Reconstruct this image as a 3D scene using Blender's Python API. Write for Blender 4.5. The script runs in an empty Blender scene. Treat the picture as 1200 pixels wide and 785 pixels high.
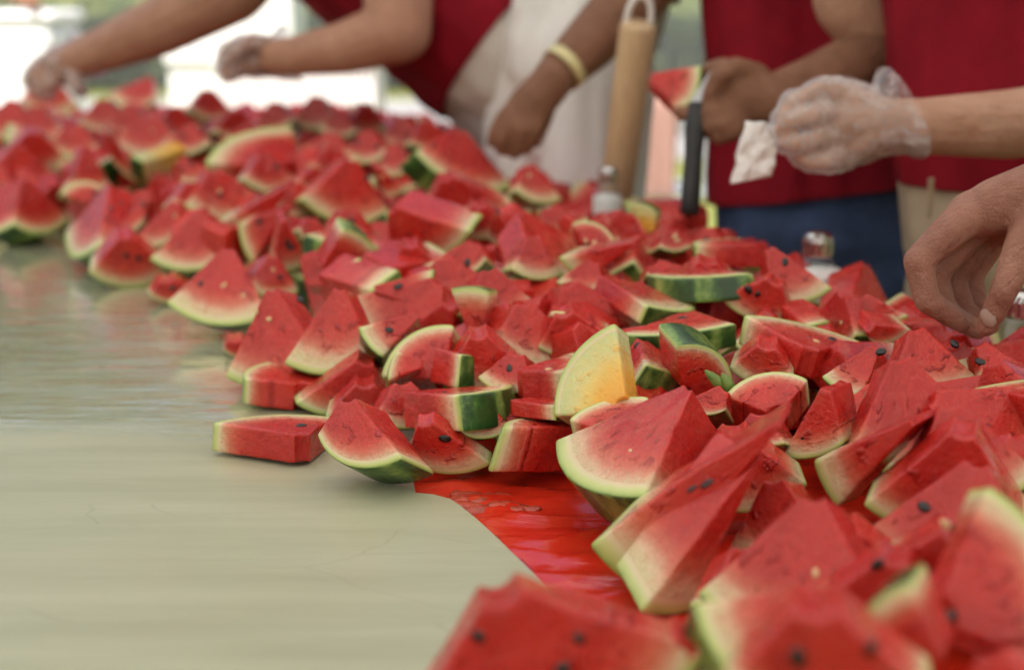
import bpy, bmesh, math, random
import numpy as np
from mathutils import Vector, Matrix, noise as mnoise
rad = math.radians
sc = bpy.context.scene
col = sc.collection
# ------------------------------------------------------------------ camera, world, sun, exposure
F = 1833.0; CX = 600.0; CY = 392.5; HOR = -20.0     # focal length and horizon in photograph pixels
CAM_Z = 1.17; TZ = 0.75                              # camera height, table height (metres)
PITCH = math.atan((CY - HOR) / F)
cam = bpy.data.cameras.new('camera'); camo = bpy.data.objects.new('camera', cam); col.objects.link(camo)
camo.location = (0, 0, CAM_Z); camo.rotation_euler = (rad(90) - PITCH, 0, 0)
cam.sensor_fit = 'HORIZONTAL'; cam.sensor_width = 36.0; cam.lens = F / 1200 * 36
cam.clip_start = 0.05; cam.clip_end = 600
cam.dof.use_dof = True; cam.dof.focus_distance = 1.31; cam.dof.aperture_fstop = 3.15; cam.dof.aperture_blades = 7
sc.camera = camo
SUN_EL, SUN_AZ = rad(63), rad(205)
w = bpy.data.worlds.new('World'); sc.world = w; w.use_nodes = True
nt = w.node_tree
sky = nt.nodes.new('ShaderNodeTexSky'); sky.sky_type = 'NISHITA'; sky.sun_disc = False
sky.sun_elevation = SUN_EL; sky.sun_rotation = SUN_AZ; sky.dust_density = 6.0
bg = nt.nodes['Background']; bg.inputs['Strength'].default_value = 0.12
nt.links.new(sky.outputs[0], bg.inputs['Color'])
sl = bpy.data.lights.new('sun', 'SUN'); sl.energy = 4.0; sl.angle = rad(0.5); sl.color = (1, .95, .87)
so = bpy.data.objects.new('sun', sl); col.objects.link(so)
sd = Vector((math.sin(SUN_AZ) * math.cos(SUN_EL), math.cos(SUN_AZ) * math.cos(SUN_EL), math.sin(SUN_EL)))
so.rotation_euler = sd.to_track_quat('Z', 'Y').to_euler()
sc.view_settings.view_transform = 'Standard'; sc.view_settings.look = 'None'
sc.view_settings.exposure = 1.06; sc.view_settings.gamma = 1.0
sc.render.engine = 'CYCLES'
cy = sc.cycles
cy.use_denoising = True; cy.max_bounces = 8; cy.diffuse_bounces = 4; cy.glossy_bounces = 3
cy.transmission_bounces = 6; cy.transparent_max_bounces = 10; cy.caustics_reflective = False; cy.caustics_refractive = False
cy.sample_clamp_indirect = 6.0
rng = random.Random(7)

# ------------------------------------------------------------------ geometry of the view: where a sight line meets a depth or a height
FW = Vector((0, math.cos(PITCH), -math.sin(PITCH))); UP = Vector((0, math.sin(PITCH), math.cos(PITCH))); RT = Vector((1, 0, 0))
CAM = Vector((0, 0, CAM_Z))
def ray(x, y): return FW + RT * ((x - CX) / F) - UP * ((y - CY) / F)
def P(x, y, d): return CAM + ray(x, y) * d
def G(x, y, z):
    v = ray(x, y); return CAM + v * ((z - CAM_Z) / v.z)
def proj(p):
    d = Vector(p) - CAM; z = d.dot(FW)
    return CX + F * d.dot(RT) / z, CY - F * d.dot(UP) / z, z

# ------------------------------------------------------------------ materials
def srgb(r, g, b):
    f = lambda c: (c / 255 / 12.92) if c / 255 <= .04045 else ((c / 255 + .055) / 1.055) ** 2.4
    return (f(r), f(g), f(b), 1)
class NT:
    def __init__(s, name):
        s.m = bpy.data.materials.new(name); s.m.use_nodes = True; s.t = s.m.node_tree
        s.b = s.t.nodes['Principled BSDF']
    def n(s, typ, **kw):
        o = s.t.nodes.new(typ)
        for k, v in kw.items(): setattr(o, k, v)
        return o
    def l(s, a, b): s.t.links.new(a, b)
    def set(s, **kw):
        for k, v in kw.items(): s.b.inputs[k.replace('_', ' ')].default_value = v
    def math(s, op, a, b=None, c=None):
        o = s.n('ShaderNodeMath', operation=op)
        for i, v in enumerate((a, b, c)):
            if v is None: continue
            if isinstance(v, (int, float)): o.inputs[i].default_value = v
            else: s.l(v, o.inputs[i])
        return o.outputs[0]
    def noise(s, scale, detail=3, rough=.55, vec=None, stretch=None, kind='Object'):
        tc = s.n('ShaderNodeTexCoord'); v = tc.outputs[kind] if vec is None else vec
        if stretch:
            mp = s.n('ShaderNodeMapping'); mp.inputs['Scale'].default_value = stretch; s.l(v, mp.inputs[0]); v = mp.outputs[0]
        o = s.n('ShaderNodeTexNoise'); o.inputs['Scale'].default_value = scale; o.inputs['Detail'].default_value = detail
        o.inputs['Roughness'].default_value = rough; s.l(v, o.inputs['Vector']); return o.outputs['Fac']
    def ramp(s, fac, stops, interp='LINEAR'):
        o = s.n('ShaderNodeValToRGB'); e = o.color_ramp.elements; o.color_ramp.interpolation = interp
        while len(e) < len(stops): e.new(.5)
        for i, (p, c) in enumerate(stops):
            e[i].position = p; e[i].color = c if len(c) == 4 else (*c, 1)
        s.l(fac, o.inputs[0]); return o.outputs[0]
    def mix(s, fac, a, b, blend='MIX'):
        o = s.n('ShaderNodeMix', data_type='RGBA', blend_type=blend)
        for i, v in ((0, fac), (6, a), (7, b)):
            if isinstance(v, (int, float)): o.inputs[i].default_value = v
            elif isinstance(v, tuple): o.inputs[i].default_value = v
            else: s.l(v, o.inputs[i])
        return o.outputs[2]
    def bump(s, h, strength=.3, dist=.002):
        o = s.n('ShaderNodeBump'); o.inputs['Strength'].default_value = strength; o.inputs['Distance'].default_value = dist
        s.l(h, o.inputs['Height']); s.l(o.outputs[0], s.b.inputs['Normal']); return o
    def attr(s, name):
        o = s.n('ShaderNodeAttribute'); o.attribute_name = name; return o.outputs['Fac']
    def rnd(s): return s.n('ShaderNodeObjectInfo').outputs['Random']
def flat(name, c, rough=.6, nz=0.0, nscale=30, bump=0, bscale=200, **kw):
    m = NT(name); m.set(Roughness=rough, **kw)
    if nz:
        f = m.noise(nscale, 4)
        m.l(m.ramp(f, [(.3, tuple(x * (1 - nz) for x in c[:3])), (.7, tuple(min(1, x * (1 + nz)) for x in c[:3]))]), m.b.inputs['Base Color'])
    else: m.set(Base_Color=c)
    if bump: m.bump(m.noise(bscale, 3), bump, .001)
    return m.m

def flesh_mat(name, stops, hue):
    m = NT(name)
    r = m.attr('rad'); n1 = m.noise(38, 3); n2 = m.noise(9, 2); rn = m.rnd()
    shift = m.math('ADD', m.math('MULTIPLY', m.math('SUBTRACT', n2, .5), .16), m.math('MULTIPLY', m.math('SUBTRACT', rn, .6), .12))
    rr = m.math('ADD', m.math('ADD', r, shift), m.math('MULTIPLY', m.math('SUBTRACT', n1, .5), .10))
    c = m.ramp(rr, stops)
    # fibres: pale vein-like streaks and darker watery patches, as in cut melon
    fib = m.noise(70, 4, .6, stretch=(1, 1, .3)); fm = m.ramp(fib, [(.52, (0, 0, 0)), (.75, (1, 1, 1))])
    c = m.mix(m.math('MULTIPLY', fm, .28), c, hue[0])
    pv = m.n('ShaderNodeCombineXYZ'); m.l(m.math('MULTIPLY', m.attr('arc'), 150), pv.inputs[0]); m.l(m.math('MULTIPLY', r, 3.5), pv.inputs[1]); m.l(m.math('MULTIPLY', rn, 40), pv.inputs[2])
    rad_f = m.noise(1, 4, .6, vec=pv.outputs[0]); c = m.mix(m.math('MULTIPLY', m.ramp(rad_f, [(.50, (0, 0, 0)), (.78, (1, 1, 1))]), .38), c, hue[0])
    sp = m.n('ShaderNodeCombineXYZ'); m.l(m.math('MULTIPLY', m.attr('arc'), 75), sp.inputs[0]); m.l(m.math('MULTIPLY', r, 7), sp.inputs[1]); m.l(m.math('MULTIPLY', rn, 71), sp.inputs[2])
    slit = m.math('MULTIPLY', m.ramp(m.noise(1, 2, .5, vec=sp.outputs[0]), [(.58, (0, 0, 0)), (.70, (1, 1, 1))]), m.ramp(r, [(.28, (0, 0, 0)), (.42, (1, 1, 1)), (.68, (1, 1, 1)), (.78, (0, 0, 0))]))
    c = m.mix(m.math('MULTIPLY', slit, .75), c, hue[1])
    gr = m.noise(330, 2, .6); c = m.mix(m.math('MULTIPLY', m.ramp(gr, [(.52, (0, 0, 0)), (.70, (1, 1, 1))]), .30), c, hue[0])   # grain of the cells
    wat = m.noise(22, 3); wm = m.ramp(wat, [(.5, (0, 0, 0)), (.72, (1, 1, 1))])
    c = m.mix(m.math('MULTIPLY', wm, m.ramp(rr, [(.6, (.55, .55, .55)), (.8, (0, 0, 0))])), c, hue[1])
    rv = m.n('ShaderNodeMapRange'); m.l(m.math('FRACT', m.math('MULTIPLY', rn, 7.31)), rv.inputs[0]); rv.inputs[3].default_value = .0; rv.inputs[4].default_value = .55
    c = m.mix(m.math('MULTIPLY', rv.outputs[0], m.ramp(r, [(.55, (1, 1, 1)), (.8, (0, 0, 0))])), c, hue[2])   # some melons riper than others
    m.l(c, m.b.inputs['Base Color'])
    m.set(Subsurface_Weight=.35, Subsurface_Scale=.006, Specular_IOR_Level=.3)
    m.b.inputs['Subsurface Radius'].default_value = (1.0, .25, .15)
    g = m.noise(420, 3, .7); g2 = m.noise(130, 2)
    h = m.math('ADD', m.math('ADD', m.math('MULTIPLY', g, .7), m.math('MULTIPLY', g2, 1.1)), m.math('SUBTRACT', m.math('MULTIPLY', rad_f, .7), m.math('MULTIPLY', slit, 1.6)))
    m.bump(h, .8 if name.startswith('water') else .35, .0021); m.set(Coat_Weight=.38, Coat_Roughness=.06)
    m.l(m.ramp(m.noise(60, 3), [(.35, (.14,) * 3), (.65, (.38,) * 3)]), m.b.inputs['Roughness'])
    return m.m
RED = flesh_mat('watermelon_flesh', [(.0, (.55, .021, .012)), (.48, (.54, .020, .011)), (.62, (.60, .062, .036)), (.75, (.61, .19, .11)), (.83, (.66, .43, .27)), (.92, (.62, .56, .31))],
                ((.60, .075, .042, 1), (.32, .007, .005, 1), (.40, .009, .009, 1)))
YEL = flesh_mat('yellow_melon_flesh', [(.0, (.74, .30, .02)), (.26, (.76, .38, .04)), (.46, (.70, .52, .14)), (.62, (.60, .56, .24)), (.9, (.50, .54, .24)), (1, (.55, .58, .27))],
                ((.78, .52, .14, 1), (.72, .40, .06, 1), (.74, .40, .05, 1)))
def rind_mat():
    m = NT('watermelon_rind'); r = m.math('ADD', m.attr('rad'), m.math('MULTIPLY', m.math('SUBTRACT', m.noise(60, 3), .5), .03))
    m.l(m.ramp(r, [(.86, (.66, .42, .27)), (.905, (.64, .56, .33)), (.935, (.53, .56, .22)), (.962, (.45, .51, .17)), (.985, (.29, .38, .09)), (.998, (.10, .18, .035))]), m.b.inputs['Base Color'])
    m.set(Roughness=.35, Subsurface_Weight=.2, Subsurface_Scale=.003); m.bump(m.noise(300, 3), .3, .0008); return m.m
RIND = rind_mat()
def skin_mat():
    m = NT('watermelon_skin')
    a = m.attr('arc'); tc = m.n('ShaderNodeTexCoord'); sx = m.n('ShaderNodeSeparateXYZ'); m.l(tc.outputs['Object'], sx.inputs[0])
    cb = m.n('ShaderNodeCombineXYZ'); m.l(a, cb.inputs[0]); m.l(m.math('MULTIPLY', sx.outputs[1], .25), cb.inputs[1]); m.l(m.math('MULTIPLY', m.rnd(), 9), cb.inputs[2])
    big = m.noise(38, 2, .5, vec=cb.outputs[0]); jag = m.noise(160, 4, .65)
    f = m.math('ADD', big, m.math('MULTIPLY', m.math('SUBTRACT', jag, .5), .35))
    m.l(m.ramp(f, [(.38, (.018, .055, .012)), (.48, (.035, .095, .02)), (.56, (.12, .22, .045)), (.68, (.30, .38, .11))]), m.b.inputs['Base Color'])
    m.set(Roughness=.28); m.bump(m.noise(120, 2), .1, .001); return m.m
SKIN = skin_mat()
SEED = flat('black_seed', (.012, .008, .007, 1), .25)
PALE = flat('pale_seed', (.62, .40, .20, 1), .35)
def skin_tone(name, c, c2):
    m = NT(name); f = m.noise(26, 4); m.l(m.ramp(f, [(.3, c), (.7, c2)]), m.b.inputs['Base Color'])
    m.set(Roughness=.5, Subsurface_Weight=.25, Subsurface_Scale=.006); m.b.inputs['Subsurface Radius'].default_value = (1, .35, .2)
    h = m.math('ADD', m.noise(380, 4, .7), m.math('MULTIPLY', m.noise(70, 4, .6, stretch=(1, 2.5, 1)), 2.2)); m.bump(h, 1.0, .0026); return m.m
TAN_SKIN = skin_tone('tan_skin', (.42, .20, .125), (.51, .27, .175))
FAIR_SKIN = skin_tone('fair_skin', (.46, .24, .15), (.56, .32, .22))
PINK_SKIN = skin_tone('ruddy_skin', (.27, .105, .068), (.40, .19, .13))
BROWN_SKIN = skin_tone('brown_skin', (.20, .085, .042), (.29, .13, .07))
def cloth(name, c, weave=900, var=.15):
    m = NT(name); f = m.noise(14, 4)
    m.l(m.ramp(f, [(.3, tuple(x * (1 - var) for x in c)), (.7, tuple(x * (1 + var) for x in c))]), m.b.inputs['Base Color'])
    m.set(Roughness=.85, Specular_IOR_Level=.2); m.bump(m.math('ADD', m.noise(weave, 2), m.math('MULTIPLY', m.noise(24, 3), 6)), .35, .0012); return m.m
SHIRT = cloth('dark_red_cotton', (.21, .003, .012)); DENIM = cloth('blue_denim', (.035, .055, .115), var=.35)
KHAKI = cloth('khaki_cotton', (.42, .33, .23)); WHITEC = cloth('white_cotton', (.74, .72, .70), var=.05)
OFFW = cloth('pale_beige_cotton', (.55, .50, .45), var=.08); PINKC = cloth('pale_pink_cotton', (.34, .20, .175), var=.06)
HAIR = flat('dark_hair', (.03, .018, .012, 1), .6, .4, 60)
SHOE = flat('black_leather', (.02, .02, .02, 1), .45)
def plastic_glove():
    m = NT('clear_plastic_glove'); t = m.t
    tr = m.n('ShaderNodeBsdfTransparent'); tr.inputs[0].default_value = (.985, .985, .99, 1)
    df = m.n('ShaderNodeBsdfTranslucent'); df.inputs[0].default_value = (.95, .95, .96, 1)
    di = m.n('ShaderNodeBsdfDiffuse'); di.inputs[0].default_value = (.9, .9, .92, 1)
    gl = m.n('ShaderNodeBsdfGlossy'); gl.inputs[1].default_value = .13
    wr = m.noise(45, 4, .6, stretch=(1, 1, 1)); bp = m.n('ShaderNodeBump'); bp.inputs['Strength'].default_value = .8; bp.inputs['Distance'].default_value = .012
    m.l(wr, bp.inputs['Height'])
    for x in (gl, di): m.l(bp.outputs[0], x.inputs['Normal'])
    a = m.n('ShaderNodeMixShader'); a.inputs[0].default_value = .75; m.l(di.outputs[0], a.inputs[1]); m.l(df.outputs[0], a.inputs[2])
    lw = m.n('ShaderNodeLayerWeight'); lw.inputs[0].default_value = .45
    b = m.n('ShaderNodeMixShader'); m.l(m.math('ADD', m.math('ADD', m.math('MULTIPLY', lw.outputs['Facing'], .50), .20), m.math('MULTIPLY', m.ramp(wr, [(.52, (0, 0, 0)), (.60, (1, 1, 1))]), .30)), b.inputs[0])
    m.l(tr.outputs[0], b.inputs[1]); m.l(a.outputs[0], b.inputs[2])
    fr = m.n('ShaderNodeLayerWeight'); fr.inputs[0].default_value = .5; m.l(bp.outputs[0], fr.inputs['Normal'])
    c = m.n('ShaderNodeMixShader'); m.l(m.math('ADD', m.math('MULTIPLY', m.math('POWER', fr.outputs['Facing'], 3.0), .75), .05), c.inputs[0]); m.l(b.outputs[0], c.inputs[1]); m.l(gl.outputs[0], c.inputs[2])
    m.l(c.outputs[0], t.nodes['Material Output'].inputs[0]); return m.m
GLOVE = plastic_glove()

# ------------------------------------------------------------------ mesh helpers
def link(name, me, mats, parent=None):
    o = bpy.data.objects.new(name, me); col.objects.link(o)
    for m in (mats if isinstance(mats, (list, tuple)) else [mats]):
        if m.name not in [x.name for x in me.materials if x]: me.materials.append(m)
    if parent is not None: o.parent = parent
    return o
def from_bm(name, bm, mats, parent=None, smooth=False):
    me = bpy.data.meshes.new(name); bm.normal_update(); bm.to_mesh(me); bm.free()
    if smooth: me.polygons.foreach_set('use_smooth', [True] * len(me.polygons))
    return link(name, me, mats, parent)
def tag(o, label=None, cat=None, group=None, kind=None):
    for k, v in (('label', label), ('category', cat), ('group', group), ('kind', kind)):
        if v: o[k] = v
    return o
def empty(name, loc, label, cat, group=None):
    o = bpy.data.objects.new(name, None); col.objects.link(o); o.location = loc; o.empty_display_size = .1
    return tag(o, label, cat, group)
def put(o, parent, world=True):
    """parent o keeping coordinates given in world space (parent is unrotated)"""
    o.parent = parent; o.location = Vector(o.location) - Vector(parent.location); return o
def box(bm, c, s, rot=None, bev=0):
    r = bmesh.ops.create_cube(bm, size=1); vs = r['verts']
    M = Matrix.Translation(Vector(c)) @ (rot.to_4x4() if rot else Matrix.Identity(4)) @ Matrix.Diagonal((*s, 1))
    bmesh.ops.transform(bm, matrix=M, verts=vs)
    if bev:
        es = list({e for v in vs for e in v.link_edges}); bmesh.ops.bevel(bm, geom=es, offset=bev, segments=2, affect='EDGES', profile=.5)
def frame_of(d):
    d = d.normalized(); a = Vector((0, 0, 1)) if abs(d.z) < .9 else Vector((1, 0, 0))
    x = d.cross(a).normalized(); return x, x.cross(d).normalized()
def capsule(bm, a, ra, b, rb, n=14, rings=4):
    a = Vector(a); b = Vector(b); d = b - a
    if d.length < 1e-5: d = Vector((0, 0, 1e-4))
    x, y = frame_of(d); dn = d.normalized(); loops = []
    prof = [(-math.cos(k / rings * math.pi / 2) * ra, math.sin(k / rings * math.pi / 2) * ra, a) for k in range(1, rings + 1)]
    prof += [(math.sin(k / rings * math.pi / 2) * rb, math.cos(k / rings * math.pi / 2) * rb, b) for k in range(0, rings)]
    p0 = bm.verts.new(a - dn * ra); p1 = bm.verts.new(b + dn * rb)
    for h, r, c in prof:
        loops.append([bm.verts.new(c + dn * h + (x * math.cos(t) + y * math.sin(t)) * r) for t in [2 * math.pi * k / n for k in range(n)]])
    for L0, L1 in zip(loops, loops[1:]):
        for k in range(n): bm.faces.new((L0[k], L0[(k + 1) % n], L1[(k + 1) % n], L1[k]))
    for k in range(n):
        bm.faces.new((p0, loops[0][(k + 1) % n], loops[0][k])); bm.faces.new((p1, loops[-1][k], loops[-1][(k + 1) % n]))
def tube(bm, pts, rs, n=8, cap=True):
    pts = [Vector(p) for p in pts]; loops = []; x = None
    for i, p in enumerate(pts):
        d = (pts[min(i + 1, len(pts) - 1)] - pts[max(i - 1, 0)]).normalized()
        if x is None: x, y = frame_of(d)
        else: x = (x - d * x.dot(d)).normalized()
        y = d.cross(x); r = rs[i] if isinstance(rs, (list, tuple)) else rs
        loops.append([bm.verts.new(p + (x * math.cos(t) + y * math.sin(t)) * r) for t in [2 * math.pi * k / n for k in range(n)]])
    for L0, L1 in zip(loops, loops[1:]):
        for k in range(n): bm.faces.new((L0[k], L0[(k + 1) % n], L1[(k + 1) % n], L1[k]))
    if cap: bm.faces.new(loops[0][::-1]); bm.faces.new(loops[-1])
def lathe(bm, prof, c, n=24):
    loops = [[bm.verts.new(Vector(c) + Vector((r * math.cos(t), r * math.sin(t), z))) for t in [2 * math.pi * k / n for k in range(n)]] for r, z in prof]
    for L0, L1 in zip(loops, loops[1:]):
        for k in range(n): bm.faces.new((L0[k], L0[(k + 1) % n], L1[(k + 1) % n], L1[k]))
    bm.faces.new(loops[0][::-1]); bm.faces.new(loops[-1])
def organic(name, caps, voxel, mats, parent=None, smooth=4, wrinkle=None, cut=None, hollow=0):
    """one continuous skin round a set of tapered limbs"""
    bm = bmesh.new()
    for a, ra, b, rb in caps: capsule(bm, a, ra, b, rb)
    me = bpy.data.meshes.new(name + '_tmp'); bm.to_mesh(me); bm.free()
    o = bpy.data.objects.new('tmp', me); col.objects.link(o)
    m = o.modifiers.new('r', 'REMESH'); m.mode = 'VOXEL'; m.voxel_size = voxel
    s = o.modifiers.new('s', 'SMOOTH'); s.factor = .5; s.iterations = smooth
    dg = bpy.context.evaluated_depsgraph_get(); me2 = bpy.data.meshes.new_from_object(o.evaluated_get(dg)); me2.name = name
    bpy.data.objects.remove(o); bpy.data.meshes.remove(me)
    bm = bmesh.new(); bm.from_mesh(me2)
    if wrinkle:
        amp, sc3 = wrinkle; bm.normal_update()
        for v in bm.verts:
            p = v.co; q = Vector((p.x * sc3[0], p.y * sc3[1], p.z * sc3[2]))
            n = mnoise.noise(q) + .5 * mnoise.noise(q * 2.3 + Vector((5, 1, 2)))
            v.co += v.normal * (amp * n)
    if cut:
        for co, no in cut: bmesh.ops.bisect_plane(bm, geom=bm.verts[:] + bm.edges[:] + bm.faces[:], plane_co=co, plane_no=no, clear_outer=True)
    bm.to_mesh(me2); bm.free()
    me2.polygons.foreach_set('use_smooth', [True] * len(me2.polygons)); me2.materials.clear()
    o = link(name, me2, mats, None)
    if hollow:
        md = o.modifiers.new('thickness', 'SOLIDIFY'); md.thickness = hollow; md.offset = -1
    if parent is not None: put(o, parent)
    return o
def chain(*js): return [(js[i][0], js[i][1], js[i + 1][0], js[i + 1][1]) for i in range(len(js) - 1)]
def J(x, y, d, rpx): return (P(x, y, d), rpx * d / F)      # joint: photo pixel, depth in metres, radius in pixels at that depth

# ------------------------------------------------------------------ the table and its covers
def tan_mat():
    m = NT('wet_tan_sheet')
    tc = m.n('ShaderNodeTexCoord')
    st = m.noise(4, 5, .6, stretch=(.7, 5, 1)); fine = m.noise(30, 4, .65, stretch=(.35, 7, 1)); blot = m.noise(3.2, 4)
    c = m.ramp(st, [(.3, (.345, .343, .222)), (.5, (.39, .388, .258)), (.72, (.44, .435, .30))])
    c = m.mix(m.math('MULTIPLY', m.ramp(fine, [(.5, (0, 0, 0)), (.75, (1, 1, 1))]), .16), c, (.30, .29, .18, 1))
    c = m.mix(m.math('MULTIPLY', m.ramp(blot, [(.55, (0, 0, 0)), (.75, (1, 1, 1))]), .22), c, (.50, .36, .25, 1))   # juice stains
    vo = m.n('ShaderNodeTexVoronoi', feature='DISTANCE_TO_EDGE'); vo.inputs['Scale'].default_value = 3.1
    wp = m.n('ShaderNodeMapping'); wp.inputs['Scale'].default_value = (1, 3.2, 1); wp.inputs['Rotation'].default_value = (0, 0, .35); m.l(tc.outputs['Object'], wp.inputs[0])
    wn = m.n('ShaderNodeTexNoise'); wn.inputs['Scale'].default_value = 5; m.l(wp.outputs[0], wn.inputs['Vector']); m.l(m.mix(.06, wp.outputs[0], wn.outputs['Color']), vo.inputs['Vector'])
    scr = m.math('MULTIPLY', m.ramp(vo.outputs['Distance'], [(0, (1, 1, 1)), (.006, (0, 0, 0))]), m.ramp(m.noise(6, 2), [(.5, (0, 0, 0)), (.62, (1, 1, 1))]))
    c = m.mix(m.math('MULTIPLY', scr, .32), c, (.24, .22, .14, 1))   # knife scratches
    m.l(c, m.b.inputs['Base Color'])
    # wetness: pools of thin juice, smooth and glossy, against damp satin between
    pool = m.noise(2.3, 3, .5, stretch=(.8, 1.4, 1)); sx = m.n('ShaderNodeSeparateXYZ'); m.l(tc.outputs['Object'], sx.inputs[0])
    away = m.n('ShaderNodeMapRange'); m.l(sx.outputs[1], away.inputs[0]); away.inputs[1].default_value = 1.3; away.inputs[2].default_value = 1.68
    wet = m.ramp(m.math('ADD', m.math('MULTIPLY', pool, .55), m.math('MULTIPLY', away.outputs[0], .5)), [(.40, (0, 0, 0)), (.56, (1, 1, 1))])
    m.l(m.ramp(wet, [(0, (.36,) * 3), (1, (.06,) * 3)]), m.b.inputs['Roughness'])
    rip = m.noise(11, 4, .55, stretch=(.5, 1.8, 1)); h = m.math('ADD', m.math('MULTIPLY', rip, m.math('MULTIPLY', wet, 2.4)), m.math('MULTIPLY', m.noise(120, 3, stretch=(.25, 1, 1)), .10))
    m.bump(h, .35, .006); m.set(Specular_IOR_Level=.4, Coat_Roughness=.025)
    m.l(m.math('MULTIPLY', wet, 1.0), m.b.inputs['Coat Weight'])
    rb = m.n('ShaderNodeBump'); rb.inputs['Strength'].default_value = .5; rb.inputs['Distance'].default_value = .004
    m.l(m.math('ADD', m.noise(14, 2, .4, stretch=(.45, 1.6, 1)), m.math('MULTIPLY', m.noise(45, 2, .4, stretch=(.5, 1.6, 1)), .25)), rb.inputs['Height']); m.l(rb.outputs[0], m.b.inputs['Coat Normal'])
    return m.m
def red_plastic():
    m = NT('red_plastic_film'); f = m.noise(5, 3)
    m.l(m.ramp(f, [(.3, (.52, .016, .007)), (.7, (.66, .032, .012))]), m.b.inputs['Base Color'])
    m.set(Roughness=.16, Specular_IOR_Level=.6); m.bump(m.math('ADD', m.noise(26, 4, .6, stretch=(.4, 2, 1)), m.math('MULTIPLY', m.noise(200, 3), .06)), .32, .004); return m.m
WOOD = flat('plywood', (.36, .24, .13, 1), .6, .25, 9); METAL = flat('grey_steel', (.42, .42, .43, 1), .35, Metallic=.9)
RPX = [(1.0, .55), (0.72, 1.3), (0.46, 1.83), (0.22, 2.6), (0.02, 3.1), (-.1, 3.6), (-.3, 4.7)]    # right long edge of the table
table = empty('serving_table', (-.6, 2.2, 0), 'long serving table on folding steel legs under the cut melons', 'table')
bm = bmesh.new()
left = [(-2.6, .55), (-2.6, 4.7)]
poly = [Vector((x, y, TZ - .016)) for x, y in RPX] + [Vector((-2.6, 4.7, TZ - .016)), Vector((-2.6, .55, TZ - .016))]
f = bm.faces.new([bm.verts.new(p) for p in poly]); r = bmesh.ops.extrude_face_region(bm, geom=[f])
bmesh.ops.translate(bm, vec=(0, 0, -.03), verts=[v for v in r['geom'] if isinstance(v, bmesh.types.BMVert)])
bmesh.ops.recalc_face_normals(bm, faces=bm.faces)
put(from_bm('table_board', bm, WOOD), table)
for x, y in ((.55, .9), (-2.3, .9), (-2.3, 4.4), (-.75, 4.4), (-.9, 2.5), (.1, 2.5)):
    bm = bmesh.new(); box(bm, (x, y, (TZ - .046) / 2), (.035, .035, TZ - .048), bev=.004); put(from_bm('leg', bm, METAL), table)
# tan sheet: its free edge curls away from the red plastic in front of the pile
EDGE = [(880, 905), (780, 815), (700, 743), (658, 703), (629, 675), (600, 647), (585, 632), (570, 618), (559, 608), (549, 600), (538, 591), (527, 584), (508, 579), (487, 577), (484, 562), (474, 553), (452, 546), (500, 520), (590, 470), (690, 380), (755, 310)]
ed = [G(x, y, TZ) for x, y in EDGE]
ed = [e for e in ed if e.y > .56]
ring = [(p.x, p.y) for p in ed] + [(.10, 2.75), (-.05, 3.1), (-.16, 3.6), (-.36, 4.6), (-2.55, 4.6), (-2.55, .56)]
bm = bmesh.new(); f = bm.faces.new([bm.verts.new((x, y, TZ)) for x, y in ring]); r = bmesh.ops.extrude_face_region(bm, geom=[f])
bmesh.ops.translate(bm, vec=(0, 0, -.010), verts=[v for v in r['geom'] if isinstance(v, bmesh.types.BMVert)])
bmesh.ops.recalc_face_normals(bm, faces=bm.faces)
tag(from_bm('table_sheet', bm, tan_mat()), 'wet tan sheet covering the table left of the melon heap, with streaks and puddles', 'table cover')
bm = bmesh.new(); nx, ny = 150, 110; vg = []
for j in range(ny + 1):
    row = []
    for i in range(nx + 1):
        y = .58 + 1.15 * j / ny; xr = np.interp(y, [q[1] for q in RPX], [q[0] for q in RPX]) - .01
        x = -.20 + (xr + .20) * i / nx
        q = Vector((x * 4, y * 26, 0)); h = mnoise.noise(q) * .6 + mnoise.noise(Vector((x * 9 + y * 14, y * 40 - x * 10, 3))) * .5
        h = max(-.9, min(.9, h)); h = (1 - abs(h)) ** 3 if abs(h) < .6 else .05
        row.append(bm.verts.new((x, y, TZ - .0115 + .0105 * h)))
    vg.append(row)
for j in range(ny):
    for i in range(nx): bm.faces.new((vg[j][i], vg[j][i + 1], vg[j + 1][i + 1], vg[j + 1][i]))
jb = bmesh.new(); pj = [G(x, y, TZ) for x, y in EDGE[2:14]]; pts = []; rs = []
for a, b in zip(pj, pj[1:]):
    for k in range(6):
        q = a.lerp(b, k / 6); n_ = mnoise.noise(Vector((q.x * 60, q.y * 60, 0))); pts.append(Vector((q.x + .0045, q.y + .002, TZ - .0075))); rs.append(.0035 + .0022 * n_)
tube(jb, pts, rs, 10); jz = NT('red_juice'); jz.set(Base_Color=(.45, .012, .012, 1), Roughness=.04, Coat_Weight=1.0); jz.bump(jz.noise(160, 2), .6, .002)
jo = from_bm('melon_juice', jb, jz.m, smooth=True); jo['kind'] = 'stuff'
tag(from_bm('plastic_tablecloth', bm, red_plastic(), smooth=True), 'creased shiny red plastic tablecloth showing beside the tan sheet edge', 'tablecloth')

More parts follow.
